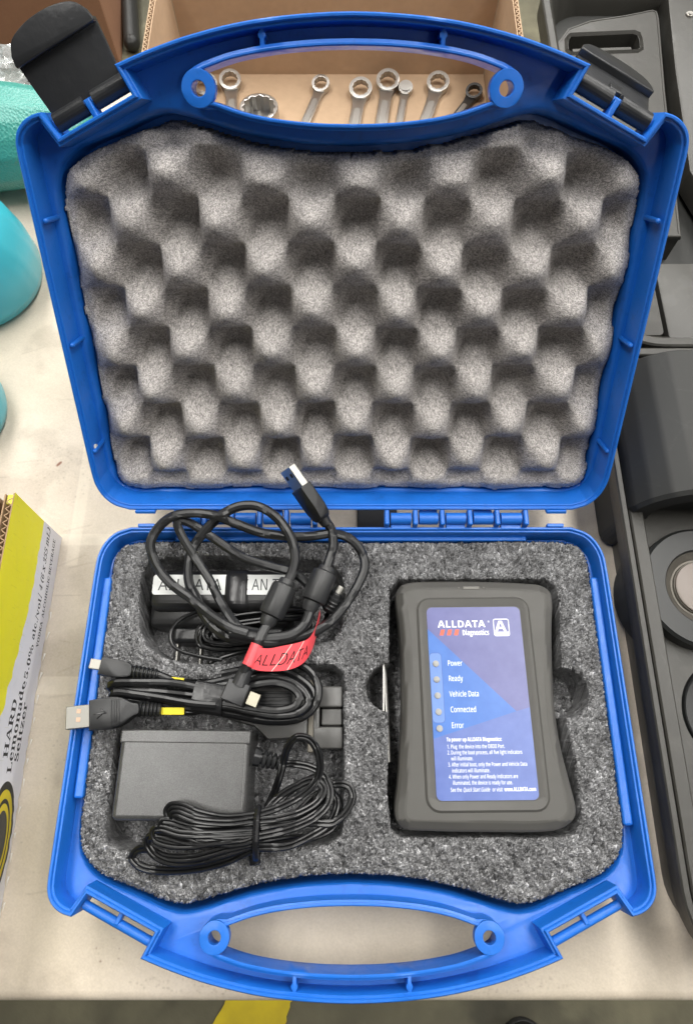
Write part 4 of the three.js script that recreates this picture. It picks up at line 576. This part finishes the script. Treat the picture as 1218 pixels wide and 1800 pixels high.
// ------------------------------------------------------------------ printed carton at the left
{
  const t = thing('drinks_carton', 'open yellow and white printed drinks carton at the left edge of the bench', 'carton', [-0.194, 0, 0]);
  const Z0 = -0.0093, Z1 = 0.245, HH = 0.079, px = 8;
  const side = canvasTex(2040, 632, (x, w, h) => {
    const Zp = (m) => (Z1 - m * 0.001) / (Z1 - Z0) * w, Yp = (m) => h - m * 0.001 / HH * h, S = h / 79;   // seen from outside: right is away
    x.fillStyle = '#e4e2e4'; x.fillRect(0, 0, w, h);
    x.fillStyle = '#f4ea20'; x.beginPath(); x.moveTo(w, 0); x.lineTo(w, Yp(33)); for (let m = -9; m <= 245; m += 3) x.lineTo(Zp(m), Yp(33 + Math.max(0, m + 9) * 0.065 + (m > 105 ? 3 : 0) + rr(-1, 1))); x.lineTo(0, 0); x.fill();
    x.globalAlpha = 0.10; for (let i = 0; i < 240; i++) { x.fillStyle = rnd() > 0.5 ? '#7a7410' : '#ffffff'; x.fillRect(rnd() * w, rnd() * h * 0.6, rr(1, 4), rr(6, 60)); } x.globalAlpha = 1;
    x.fillStyle = '#17171c'; const put = (s, m, y, size, f, sx = 1) => { x.save(); x.translate(Zp(m), Yp(y)); x.scale(sx, 1); x.font = f + ' ' + size * S + 'px serif'; x.fillText(s, 0, 0); x.restore(); };
    put('5.0%', 86, 17.5, 7.4, 'bold', 1.2); put('alc./vol.', 63, 18.8, 7.0, 'bold', 1.0); put('| 4 (6 x 355 mL)', 38, 20.3, 7.6, 'italic bold', 0.78);
    put('VODKA  ALCOHOLIC BEVERAGE', 66, 9.8, 5.4, 'bold', 0.80);
    put('HARD', 130, 25, 8.2, 'bold', 1.3); put('Lemonade', 138, 17.2, 8.2, 'bold', 1.18); put('Seltzer', 132, 10.2, 7.6, 'bold', 1.25);
    for (const [a, c] of [[1, '#1a1a1a'], [0.86, '#d9c31a'], [0.70, '#1a1a1a'], [0.62, '#d9c31a'], [0.5, '#3b3a36']]) { x.fillStyle = c; x.beginPath(); x.ellipse(Zp(172), Yp(20), 30 * S * a, 17 * S * a, 0, 0, 7); x.fill(); }
  });
  const printed = std({ map: side, roughness: 0.55, bumpMap: softBump.clone(), bumpScale: 0.0005 }); printed.bumpMap.repeat.set(5, 2);
  const kraft = std({ color: lin(0.34, 0.225, 0.13), roughness: 0.9, bumpMap: softBump, bumpScale: 0.0004 }), white = std({ color: lin(0.62, 0.61, 0.61), roughness: 0.7 });
  { // printed side wall, leaning out a little at the top
    const lean = 0.006, g = new THREE.BufferGeometry(), N = 60, pos = [], uv = [], idx = [];
    for (let i = 0; i <= N; i++) for (let j = 0; j <= 8; j++) { const z = Z1 + (Z0 - Z1) * i / N, y = HH * j / 8, bul = 0.0012 * Math.sin(z * 40) * Math.sin(Math.PI * j / 8) + (Math.abs(z - 0.094) < 0.004 ? -0.0006 : 0), cut = j === 0 && z > 0.035 ? (hash(i, 5) > 0.6 ? 0.0016 : 0.0004) : 0.0004; pos.push(lean * j / 8 + bul, y + cut, z); uv.push(i / N, j / 8); }
    for (let i = 0; i < N; i++) for (let j = 0; j < 8; j++) { const a = i * 9 + j; idx.push(a, a + 9, a + 1, a + 1, a + 9, a + 10); }
    g.setAttribute('position', new THREE.Float32BufferAttribute(pos, 3)); g.setAttribute('uv', new THREE.Float32BufferAttribute(uv, 2)); g.setIndex(idx); g.computeVertexNormals();
    part('printed_side', g, printed, t, { keepUV: true });
    part('end_panel', rbox(0.004, HH - 0.001, 0.006, 0.001, 0.0005, HH / 2, Z0 + 0.0036, 0, 0, -0.075), std({ color: lin(0.66, 0.60, 0.05), roughness: 0.55 }), t);
    // corrugated edge of the board
    const f = []; f.push(rbox(0.0008, 0.004, Z1 - Z0, 0.0002, lean - 0.0008, HH - 0.0022, (Z0 + Z1) / 2), rbox(0.0008, HH - 0.002, Z1 - Z0, 0.0002, 0.0015 - 0.0048, HH / 2 - 0.0005, (Z0 + Z1) / 2, 0, 0, -0.075));
    const zig = []; for (let z = Z0 + 0.003, k = 0; z < Z1; z += 0.0021, k++) zig.push(new THREE.Vector3(lean - (k % 2 ? 0.0042 : 0.0014), HH - 0.0022, z));
    f.push(ribbonTube(zig, [[-0.0003, -0.0018], [0.0003, -0.0018], [0.0003, 0.0018], [-0.0003, 0.0018]], false, 2)); part('corrugated_edge', f, kraft, t, { crease: 0.4 });
    part('torn_edge', Array.from({ length: 15 }, (_, i) => { const z = 0.045 + i * 0.0125 + rr(-0.002, 0.002), l = rr(0.003, 0.006); return new THREE.ConeGeometry(0.0007, l, 4).rotateX(Math.PI / 2).rotateY(rr(-0.25, 0.25)).translate(0.0012 + rr(0, 0.0006), rr(0.0008, 0.0022), z); }), std({ color: lin(0.72, 0.68, 0.60), roughness: 0.9 }), t);
  }
  part('bottom_panel', rbox(0.24, 0.003, Z1 - Z0 - 0.004, 0.0008, -0.124, 0.002, (Z0 + Z1) / 2), kraft, t);
  part('inner_flap', [rbox(0.003, 0.062, 0.20, 0.0008, -0.0125, 0.036, 0.112, 0, 0, -0.05)], white, t); part('inner_flap', rbox(0.003, 0.069, 0.24, 0.0008, -0.0215, 0.038, 0.118, 0, 0, 0.03), kraft, t);
  part('back_panel', rbox(0.24, HH - 0.004, 0.003, 0.0008, -0.125, HH / 2, Z0 + 0.0022), kraft, t);
  part('carton_divider', rbox(0.20, 0.052, 0.003, 0.0008, -0.125, 0.03, 0.06), white, t);
}

// ------------------------------------------------------------------ cardboard box with wrenches behind the lid
const cardTex = (s) => tex(512, 0.25, (u, v) => { const n = fbm(u, v, 6, 6, s), f = fbm(u * 1, v * 1, 60, 2, s + 9), st = hash(Math.floor(u * 512), Math.floor(v * 512), s) > 0.9975 ? 0.10 : 0; const t = 0.92 + 0.16 * (n - 0.5) + 0.08 * (f - 0.5) - st; return [t, t, t]; });
const cardFloor = std({ color: lin(0.50, 0.35, 0.225), map: cardTex(401), roughness: 0.85, bumpMap: softBump, bumpScale: 0.0003 });
const cardWall = std({ color: lin(0.50, 0.35, 0.225), map: cardTex(421), roughness: 0.85, bumpMap: softBump, bumpScale: 0.0003 });
{
  const t = thing('cardboard_box', 'shallow open brown cardboard box holding wrenches behind the raised lid', 'box', [-0.012, 0, -0.33]);
  const w = 0.268, d = 0.246, h = 0.094;
  part('bottom_panel', rbox(w, 0.003, d, 0.0006, 0, 0.0019, 0), cardFloor, t);
  const wall = (x, z, ww, dd) => part('side_wall', rbox(ww, h, dd, 0.0008, x, h / 2 + 0.0006, z), cardWall, t);
  const flute = (x, z, len, alongX) => { const zig = []; for (let s = -len / 2, k = 0; s < len / 2; s += 0.0024, k++) { const o = (k % 2 ? 0.0012 : -0.0012); zig.push(alongX ? new THREE.Vector3(x + s, h - 0.0004, z + o) : new THREE.Vector3(x + o, h - 0.0004, z + s)); } part('corrugated_edge', ribbonTube(zig, [[-0.00035, -0.0016], [0.00035, -0.0016], [0.00035, 0.0016], [-0.00035, 0.0016]], false, 2), cardFloor, t); };
  wall(0, -d / 2, w, 0.0012); wall(0, -d / 2 - 0.0036, w, 0.0012); wall(0, d / 2 + 0.0018, w, 0.004);
  for (const s of [-1, 1]) { wall(s * (w / 2 + 0.0006), 0, 0.0010, d); wall(s * (w / 2 + 0.0042), 0, 0.0010, d); flute(s * (w / 2 + 0.0024), 0, d, false); }
  flute(0, -d / 2 - 0.0018, w, true);
}
function wrench(q, R0, thick0, hole, label, dark) {             // ring end, neck and shank lying on the box bottom; q: head centre, far point
  const a = q[0], dir = q[1].clone().sub(a); dir.y = 0; dir.normalize(); const thick = thick0 * 0.82, R = R0 * 1.14, L = 0.125, y = 0.0036;
  const t = thing('wrench', label, 'wrench', [a.x, y, a.z], Math.atan2(dir.x, dir.z), 'wrenches lying in the cardboard box');
  const mat = dark ? std({ color: lin(0.10, 0.10, 0.10), metalness: 0.8, roughness: 0.4 }) : chrome;
  const star = []; for (let i = 0; i < 48; i++) { const k = i / 48 * Math.PI * 2, f = Math.abs(((i % 4) / 4) - 0.5) * 2; star.push([Math.cos(k) * R * (0.66 + 0.07 * f), Math.sin(k) * R * (0.66 + 0.07 * f)]); }
  const ring = plate(circle(0, 0, R, 44), hole ? [star] : [], thick, thick, 0.00025);
  part('ring_end', [ring, ...(hole ? [] : [plate(star, [], thick + 0.001, 0.002)])].map((g) => g.rotateX(0.30).translate(0, R * 0.29, 0)), mat, t, { crease: 0.5 });
  const s = R * 0.52, neck = plate([[-R * 0.72, R * 0.62], [R * 0.72, R * 0.62], [s, R * 1.7], [s * 1.02, L], [-s * 1.02, L], [-s, R * 1.7]], [], thick * 0.72, thick * 0.58, thick * 0.16);
  part('shank', neck, mat, t, { crease: 0.5 });
  part('shank_panel', plate(rrect(-s * 0.55, R * 2.2, s * 0.55, L * 0.82, s * 0.5), [], thick * 0.72 + 0.0003, 0.0006, 0.0002), std({ color: lin(0.42, 0.41, 0.39), metalness: 1, roughness: 0.5 }), t);
}
wrench(V([-127.9, 10, -430.5, -124.8, 10, -383.7]), 0.0095, 0.0075, true, 'steel ring wrench half hidden behind the left boss of the lid handle');
wrench(V([-106.1, 10, -436.3, -102.8, 10, -400.8]), 0.0085, 0.0075, true, 'steel ring wrench just left of the upright socket');
wrench(V([-25.1, 10, -432.6, -38.5, 10, -386.4]), 0.0070, 0.0070, true, 'slim steel ring wrench slanting to the lower left, right of the socket');
wrench(V([10, 10, -425.5, 4.3, 10, -384.3]), 0.0088, 0.0075, true, 'steel ring wrench with a large open ring, in the middle of the handle opening');
wrench(V([34.3, 11, -434.9, 27.3, 11, -383.1]), 0.0090, 0.0085, true, 'thickest steel ring wrench, touching a small one on its right');
wrench(V([50, 9, -429, 43.2, 9, -387.6]), 0.0056, 0.0060, false, 'smallest steel wrench with a closed round end');
wrench(V([78.9, 10, -433.4, 66.4, 10, -391.2]), 0.0087, 0.0075, true, 'steel ring wrench second from the right boss of the handle');
wrench(V([110.6, 10, -423.3, 95, 10, -398]), 0.0065, 0.0068, true, 'small dark-ringed wrench nearest the right boss of the handle', true);
{
  const q = V([-77.2, 20, -389.1])[0], t = thing('socket', 'short wide steel socket standing in the cardboard box', 'socket', [q.x, 0.0036, q.z]), R = 0.0165, hgt = 0.017;
  const star = []; for (let i = 0; i < 96; i++) { const k = i / 96 * Math.PI * 2, f = Math.abs(((i % 8) / 8) - 0.5) * 2; star.push([Math.cos(k) * R * (0.74 + 0.11 * f), Math.sin(k) * R * (0.74 + 0.11 * f)]); }
  part('socket_wall', plate(circle(0, 0, R, 60), [star], hgt, hgt, 0.0007), chrome, t, { crease: 0.35 });
  part('socket_floor', plate(circle(0, 0, R * 0.9, 40), [circle(0, 0, 0.005, 4)], 0.004, 0.003), chrome, t);
}

// ------------------------------------------------------------------ black blow-moulded tool kit at the right
{
  const t = thing('tool_kit_case', 'large open black moulded tool kit case along the right side of the bench', 'tool kit', [0.163, 0, 0]);
  const front = [[0, -0.118], [0.40, -0.118], ...rrect(0, -0.118, 0.40, 0.236, 0.045, 10).slice(0, 22)], RH = 0.050;
  part('outer_wall', [sweepLoop(front, [[0.012, 0.0006], [0.010, 0.030], [0.0008, 0.036], [0, 0.038], [0, RH - 0.0008], [0.0008, RH], [0.0034, RH], [0.0038, RH - 0.0012], [0.0060, RH - 0.004], [0.0135, 0.030], [0.0150, 0.0006]])], kitPlastic, t, { crease: 0.5 });
  part('rim', [sweepLoop(front, [[0.0048, 0.034], [0.0048, RH - 0.001], [0.0056, RH - 0.0002], [0.0122, RH - 0.0002], [0.0130, RH - 0.0010], [0.0142, 0.034]])], kitPlastic, t, { crease: 0.5 });
  const D1 = [0.0385, 0.036, 0.0345], D2 = [0.050, 0.1065, 0.0290];
  part('tray', plate(offset(front, 0.0128), [circle(D1[0] + 0.0035, D1[1] + 0.001, D1[2] + 0.0035, 60), circle(D2[0], D2[1], D2[2], 60), rrect(0.003, -0.106, 0.11, -0.003, 0.008)], 0.038, 0.0025), kitPlastic, t);
  part('recess', [sweepLoop(circle(D1[0] + 0.0035, D1[1] + 0.001, D1[2] + 0.0035, 60), [[-0.001, 0.0364], [0, 0.0376], [0.001, 0.0364], [0.001, 0.012], [-0.001, 0.012]]), sweepLoop(circle(D2[0], D2[1], D2[2], 60), [[-0.001, 0.0364], [0, 0.0376], [0.001, 0.0364], [0.001, 0.008], [-0.001, 0.008]]), sweepLoop(rrect(0.003, -0.106, 0.11, -0.003, 0.008), [[-0.001, 0.0364], [0, 0.0376], [0.001, 0.0364], [0.001, 0.006], [-0.001, 0.006]]), plate(offset(front, 0.0145), [], 0.008, 0.002)], kitTool, t, { crease: 0.5 });
  // second half of the case, lying open beyond the hinge
  const back = rrect(0.001, -0.520, 0.40, -0.126, 0.045, 10), r2 = 0.052;
  part('lid_wall', sweepLoop(back, [[0.010, 0.0006], [0.008, 0.030], [0, 0.036], [0, r2 - 0.001], [0.0012, r2], [0.0060, r2], [0.0085, r2 - 0.002], [0.0170, 0.030], [0.0190, 0.0006]]), kitPlastic, t, { crease: 0.5 });
  part('lid_floor', plate(offset(back, 0.012), [], 0.022, 0.0025), kitTool, t);
  const P2 = (l) => V(l).map((p) => [p.x - 0.163, p.z]); const slot = P2([185.9, 46, -438.2, 239.1, 46, -441.7, 242.1, 46, -439.6, 242.6, 46, -433.9, 241.6, 46, -424.1, 238.3, 46, -421.4, 184, 46, -418.6, 182, 46, -421.4, 183, 46, -433.9]);
  part('raised_panel', [plate(P2([138.8, 46, -224.2, 161.9, 46, -373.1, 168, 46, -410.4, 174.1, 46, -431.1, 184.7, 46, -448.1, 204.3, 46, -458.2, 234.4, 46, -464.8, 260, 46, -472.1, 263.5, 46, -469.9, 263.7, 46, -462.6, 253.6, 46, -373.1, 239.4, 46, -224.2]), [slot], 0.046, 0.024), sweepLoop(P2([138.8, 46, -224.2, 161.9, 46, -373.1, 168, 46, -410.4, 174.1, 46, -431.1, 184.7, 46, -448.1, 204.3, 46, -458.2, 234.4, 46, -464.8, 260, 46, -472.1, 263.5, 46, -469.9, 263.7, 46, -462.6, 253.6, 46, -373.1, 239.4, 46, -224.2]), [[-0.0008, 0.043], [-0.0004, 0.0456], [0.0003, 0.0463], [0.0016, 0.0464], [0.0020, 0.0456], [0.0020, 0.043]]), sweepLoop(slot, [[0.0002, 0.030], [-0.0004, 0.0462], [-0.0018, 0.0480], [-0.0034, 0.0458], [-0.0034, 0.030]]), plate(offset(slot, -0.001), [], 0.027, 0.002)], kitPlastic, t, { crease: 0.5 });
  const sb = P2([186.8, 43, -425.8, 237.2, 43, -430.7]); part('slot_bar', rbox(sb[1][0] - sb[0][0], 0.014, 0.0045, 0.001, (sb[0][0] + sb[1][0]) / 2, 0.0355, sb[0][1] - 0.002, 0.05), kitPlastic, t);
  part('side_panel', plate([...P2([256.8, 47.5, -285.8, 265.5, 47.5, -397.4, 276.4, 47.5, -497.4]), [0.40, -0.53], [0.40, -0.20], [0.118, -0.20]], [], 0.0475, 0.02, 0.0012), kitPlastic, t, { crease: 0.5 });
  part('compartment_lid', plate(rrect(-0.004 + 0.012, -0.192, 0.0475, -0.135, 0.004), [], 0.051, 0.014, 0.0015), kitPlastic, t, { crease: 0.5 });
  part('compartment_lid', plate(rrect(0.0495, -0.195, 0.14, -0.131, 0.004), [], 0.0515, 0.014, 0.0015), kitPlastic, t, { crease: 0.5 });
  part('hinge_strip', rbox(0.39, 0.006, 0.0065, 0.002, 0.2, 0.0495, -0.1215), kitPlastic, t);
  const sc = V([289.3, 48.5, -463])[0]; part('screw', [new THREE.CylinderGeometry(0.0032, 0.0036, 0.0014, 20).translate(sc.x - 0.163, 0.0481, sc.z), new THREE.CylinderGeometry(0.0018, 0.0018, 0.0012, 6).translate(sc.x - 0.163, 0.0492, sc.z + 0.0008)], steel, t);
}
{
  const t = thing('press_cylinder', 'thick black metal press sleeve lying in the right tool kit case', 'press sleeve', [0.2035, 0.046, -0.055]);
  part('sleeve', lathe([[0.020, -0.046], [0.0215, -0.048], [0.0345, -0.048], [0.036, -0.0465], [0.0362, 0.044], [0.0345, 0.0465], [0.0225, 0.0465], [0.021, 0.045], [0.020, 0.03], [0.020, -0.046]], 56).rotateX(Math.PI / 2), kitTool, t, { crease: 0.5 });
  part('core', lathe([[0.0001, 0.040], [0.012, 0.040], [0.0135, 0.0385], [0.0135, -0.03], [0.0001, -0.03]], 40).rotateX(Math.PI / 2), kitTool, t, { crease: 0.5 });
}
{
  const t = thing('press_disc', 'round black steel disc with a worn grey hub in the right tool kit case', 'press disc', [0.2050, 0.0081, 0.037]);
  part('disc', lathe([[0.022, 0.0], [0.0345, 0.0], [0.036, 0.0015], [0.036, 0.0385], [0.0343, 0.0402], [0.0227, 0.0402], [0.022, 0.0395], [0.022, 0]], 64), std({ color: lin(0.022, 0.0235, 0.024), roughness: 0.36, map: kitTone }), t, { crease: 0.5 });
  part('hub', lathe([[0.0001, 0.0365], [0.0160, 0.0365], [0.0165, 0.0352], [0.0175, 0.0352], [0.0218, 0.0390], [0.0218, 0.002], [0.0001, 0.002]], 50), std({ color: lin(0.16, 0.15, 0.135), metalness: 0.6, roughness: 0.5, map: kitTone }), t, { crease: 0.5 });
  part('bore_insert', lathe([[0.0001, 0.0385], [0.0152, 0.0385], [0.0158, 0.036], [0.0001, 0.036]], 40), std({ color: lin(0.17, 0.14, 0.12), roughness: 0.4 }), t);
}
{
  const t = thing('press_cup', 'round black cup sunk in the nearest recess of the right tool kit case', 'press cup', [0.213, 0.0081, 0.1065]);
  part('cup', lathe([[0.0001, 0.004], [0.024, 0.004], [0.0255, 0.006], [0.0265, 0.030], [0.0278, 0.031], [0.0282, 0.029], [0.0282, 0.0], [0.0001, 0.0]], 56), std({ color: lin(0.014, 0.015, 0.015), roughness: 0.4 }), t, { crease: 0.5 });
}

{  // plain black strip laid flat on the bench below the hinge gap
  const q = V([5.6, 0, -25.7, 26.5, 0, -25.7]), t = thing('black_strip', 'short black strip on the bench under the middle of the hinge gap', 'rubber strip', [(q[0].x + q[1].x) / 2, 0.0004, q[0].z]);
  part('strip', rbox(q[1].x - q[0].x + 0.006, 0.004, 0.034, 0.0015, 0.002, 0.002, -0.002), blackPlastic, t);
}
// ------------------------------------------------------------------ left and far clutter
{
  const cy = phy({ color: lin(0.045, 0.42, 0.52), roughness: 0.32, bumpMap: softBump, bumpScale: 0.0002, clearcoat: 0.2 });
  const prof = [[0.0001, 0.0004], [0.040, 0.0004], [0.0455, 0.004], [0.0480, 0.012], [0.0475, 0.030], [0.0430, 0.052], [0.034, 0.066], [0.021, 0.073], [0.0001, 0.076]];
  for (const [x, z, s, label] of [[-0.2890, -0.220, 1.06, 'rounded cyan plastic container at the left edge, nearer the raised lid'], [-0.2855, -0.100, 0.86, 'smaller cyan plastic container at the left edge, behind the yellow carton']]) {
    const t = thing('plastic_container', label, 'container', [x, 0, z]); t.scale.setScalar(s);
    part('body', lathe(prof, 56), cy, t, { crease: 0.9 }); part('cap', lathe([[0.0001, 0.0842], [0.010, 0.084], [0.0115, 0.0825], [0.0118, 0.0735], [0.0001, 0.0735]], 30), std({ color: lin(0.6, 0.6, 0.58), roughness: 0.5 }), t, { crease: 0.5 });
  }
}
{
  const ham = tex(512, 0.05, (u, v) => { const x = u * 26, y = v * 26; let d = 9; const xi = Math.floor(x), yi = Math.floor(y); for (let j = -1; j <= 1; j++) for (let i = -1; i <= 1; i++) { const a = ((xi + i) % 26 + 26) % 26, b = ((yi + j) % 26 + 26) % 26; d = Math.min(d, Math.hypot(x - xi - i - hash(a, b, 91), y - yi - j - hash(a, b, 92))); } return g3(Math.min(1, d * 0.9)); });
  const teal = phy({ color: lin(0.055, 0.30, 0.255), roughness: 0.34, bumpMap: ham, bumpScale: 0.0006, clearcoat: 0.3, clearcoatRoughness: 0.3 });
  const t = thing('bench_tool', 'teal hammer-finish machine body lying on the bench behind the lid', 'machine', [-0.215, 0.040, -0.330]);
  part('body', lathe([[0.0001, -0.020], [0.020, -0.016], [0.027, -0.008], [0.0305, 0.004], [0.036, 0.040], [0.0396, 0.075], [0.0396, 0.20], [0.036, 0.215], [0.0001, 0.22]], 56).rotateZ(Math.PI / 2), teal, t, { crease: 0.9 });
  part('knob', lathe([[0.0001, -0.012], [0.010, -0.011], [0.0155, -0.005], [0.017, 0.004], [0.0145, 0.011], [0.0085, 0.015], [0.0001, 0.016]], 36).rotateZ(0.4).translate(-0.083, 0.018, -0.050), teal, t, { crease: 0.9 });
}
{
  const q = V([-276.9, 20, -415.3])[0], t = thing('brass_fitting', 'small dark ring with a brass core beside the teal machine', 'fitting', [q.x, 0.0004, q.z]);
  part('ring', lathe([[0.008, 0.0], [0.0125, 0.0], [0.0135, 0.004], [0.0135, 0.016], [0.0115, 0.019], [0.008, 0.018], [0.008, 0]], 36), blackGloss, t, { crease: 0.5 });
  part('brass_core', lathe([[0.0001, 0.014], [0.005, 0.014], [0.0072, 0.012], [0.0072, 0.0], [0.0001, 0.0]], 24), std({ color: lin(0.60, 0.30, 0.10), metalness: 1, roughness: 0.35 }), t);
}
{
  const q = V([-291.9, 20, -443.8])[0], t = thing('plastic_wrapper', 'crumpled clear plastic wrapper lying beside the black latch', 'wrapper', [q.x, 0.012, q.z]);
  const g = mergeVertices(bare(new THREE.IcosahedronGeometry(0.02, 6)), 1e-6), p = g.attributes.position; for (let i = 0; i < p.count; i++) { const v = new THREE.Vector3().fromBufferAttribute(p, i), k = 0.5 + 0.9 * vnoise(v.x * 190 + 50, v.y * 190 + v.z * 230 + 50, 1000, 7); p.setXYZ(i, v.x * k * 1.2, Math.max(-0.0116, v.y * k * 0.7), v.z * k * 1.5); }
  part('film', toCreasedNormals(g, 0.2), phy({ color: lin(0.8, 0.82, 0.82), roughness: 0.12, transmission: 0.75, thickness: 0 }), t);
}
{
  const t = thing('carton', 'reddish brown carton standing on the floor beyond the bench', 'carton', [-0.80, -0.7496, -1.66], 0.06); const m = std({ color: lin(0.32, 0.16, 0.09), map: cardTex(451), roughness: 0.85 });
  part('side_wall', rbox(0.42, 0.20, 0.006, 0.002, 0, 0.10, 0.13), m, t); part('side_wall', rbox(0.42, 0.20, 0.006, 0.002, 0, 0.10, -0.13), m, t);
  for (const s of [-1, 1]) part('side_wall', rbox(0.006, 0.20, 0.254, 0.002, s * 0.207, 0.10, 0), m, t); part('bottom_panel', rbox(0.41, 0.006, 0.254, 0.002, 0, 0.004, 0), m, t);
}
{
  const t = thing('floor_stand', 'dark metal stand with two splayed rods on the floor behind the bench', 'stand', [-0.60, -0.7496, -1.72]); const m = std({ color: lin(0.016, 0.016, 0.015), roughness: 0.5 });
  const rod = (a, b, r) => [cyl(r, r, new THREE.Vector3(...a), new THREE.Vector3(...b), 16), new THREE.SphereGeometry(r, 14, 10).translate(...a)];
  part('leg', rod([0.045, 0.022, 0.12], [-0.02, 0.06, -0.35], 0.021), m, t, { crease: 0.8 }); part('leg', rod([-0.115, 0.024, 0.02], [-0.06, 0.06, -0.35], 0.020), m, t, { crease: 0.8 }); part('hub', rbox(0.16, 0.05, 0.08, 0.02, -0.04, 0.05, -0.36), m, t);
}
{
  const q = V([253.1, -700, 478])[0], t = thing('shoe', 'black shoe tip on the concrete floor in front of the bench', 'shoe', [q.x, -0.7496, q.z + 0.140]); const m = std({ color: lin(0.012, 0.012, 0.012), roughness: 0.5, bumpMap: grainBump, bumpScale: 0.000018 });
  const o = smooth([[0, -0.135], [0.028, -0.122], [0.043, -0.085], [0.046, -0.02], [0.036, 0.06], [0.038, 0.12], [0.022, 0.148], [-0.022, 0.148], [-0.038, 0.12], [-0.034, 0.06], [-0.044, -0.02], [-0.040, -0.085], [-0.026, -0.122]], 4, true);
  part('sole', plate(o, [], 0.016, 0.0155, 0.003), std({ color: lin(0.03, 0.03, 0.03), roughness: 0.7 }), t, { crease: 0.6 });
  part('upper', sweepLoop(o, [[0.002, 0.014], [0.001, 0.026], [0.005, 0.042], [0.014, 0.054], [0.026, 0.060], [0.0262, 0.014]]), m, t, { crease: 0.9 }); part('vamp', plate(offset(o, 0.024), [], 0.0602, 0.02, 0.004), m, t, { crease: 0.8 });
}

scene.traverse((o) => { if (o.isMesh) o.castShadow = o.receiveShadow = true; });
renderer.render(scene, camera);
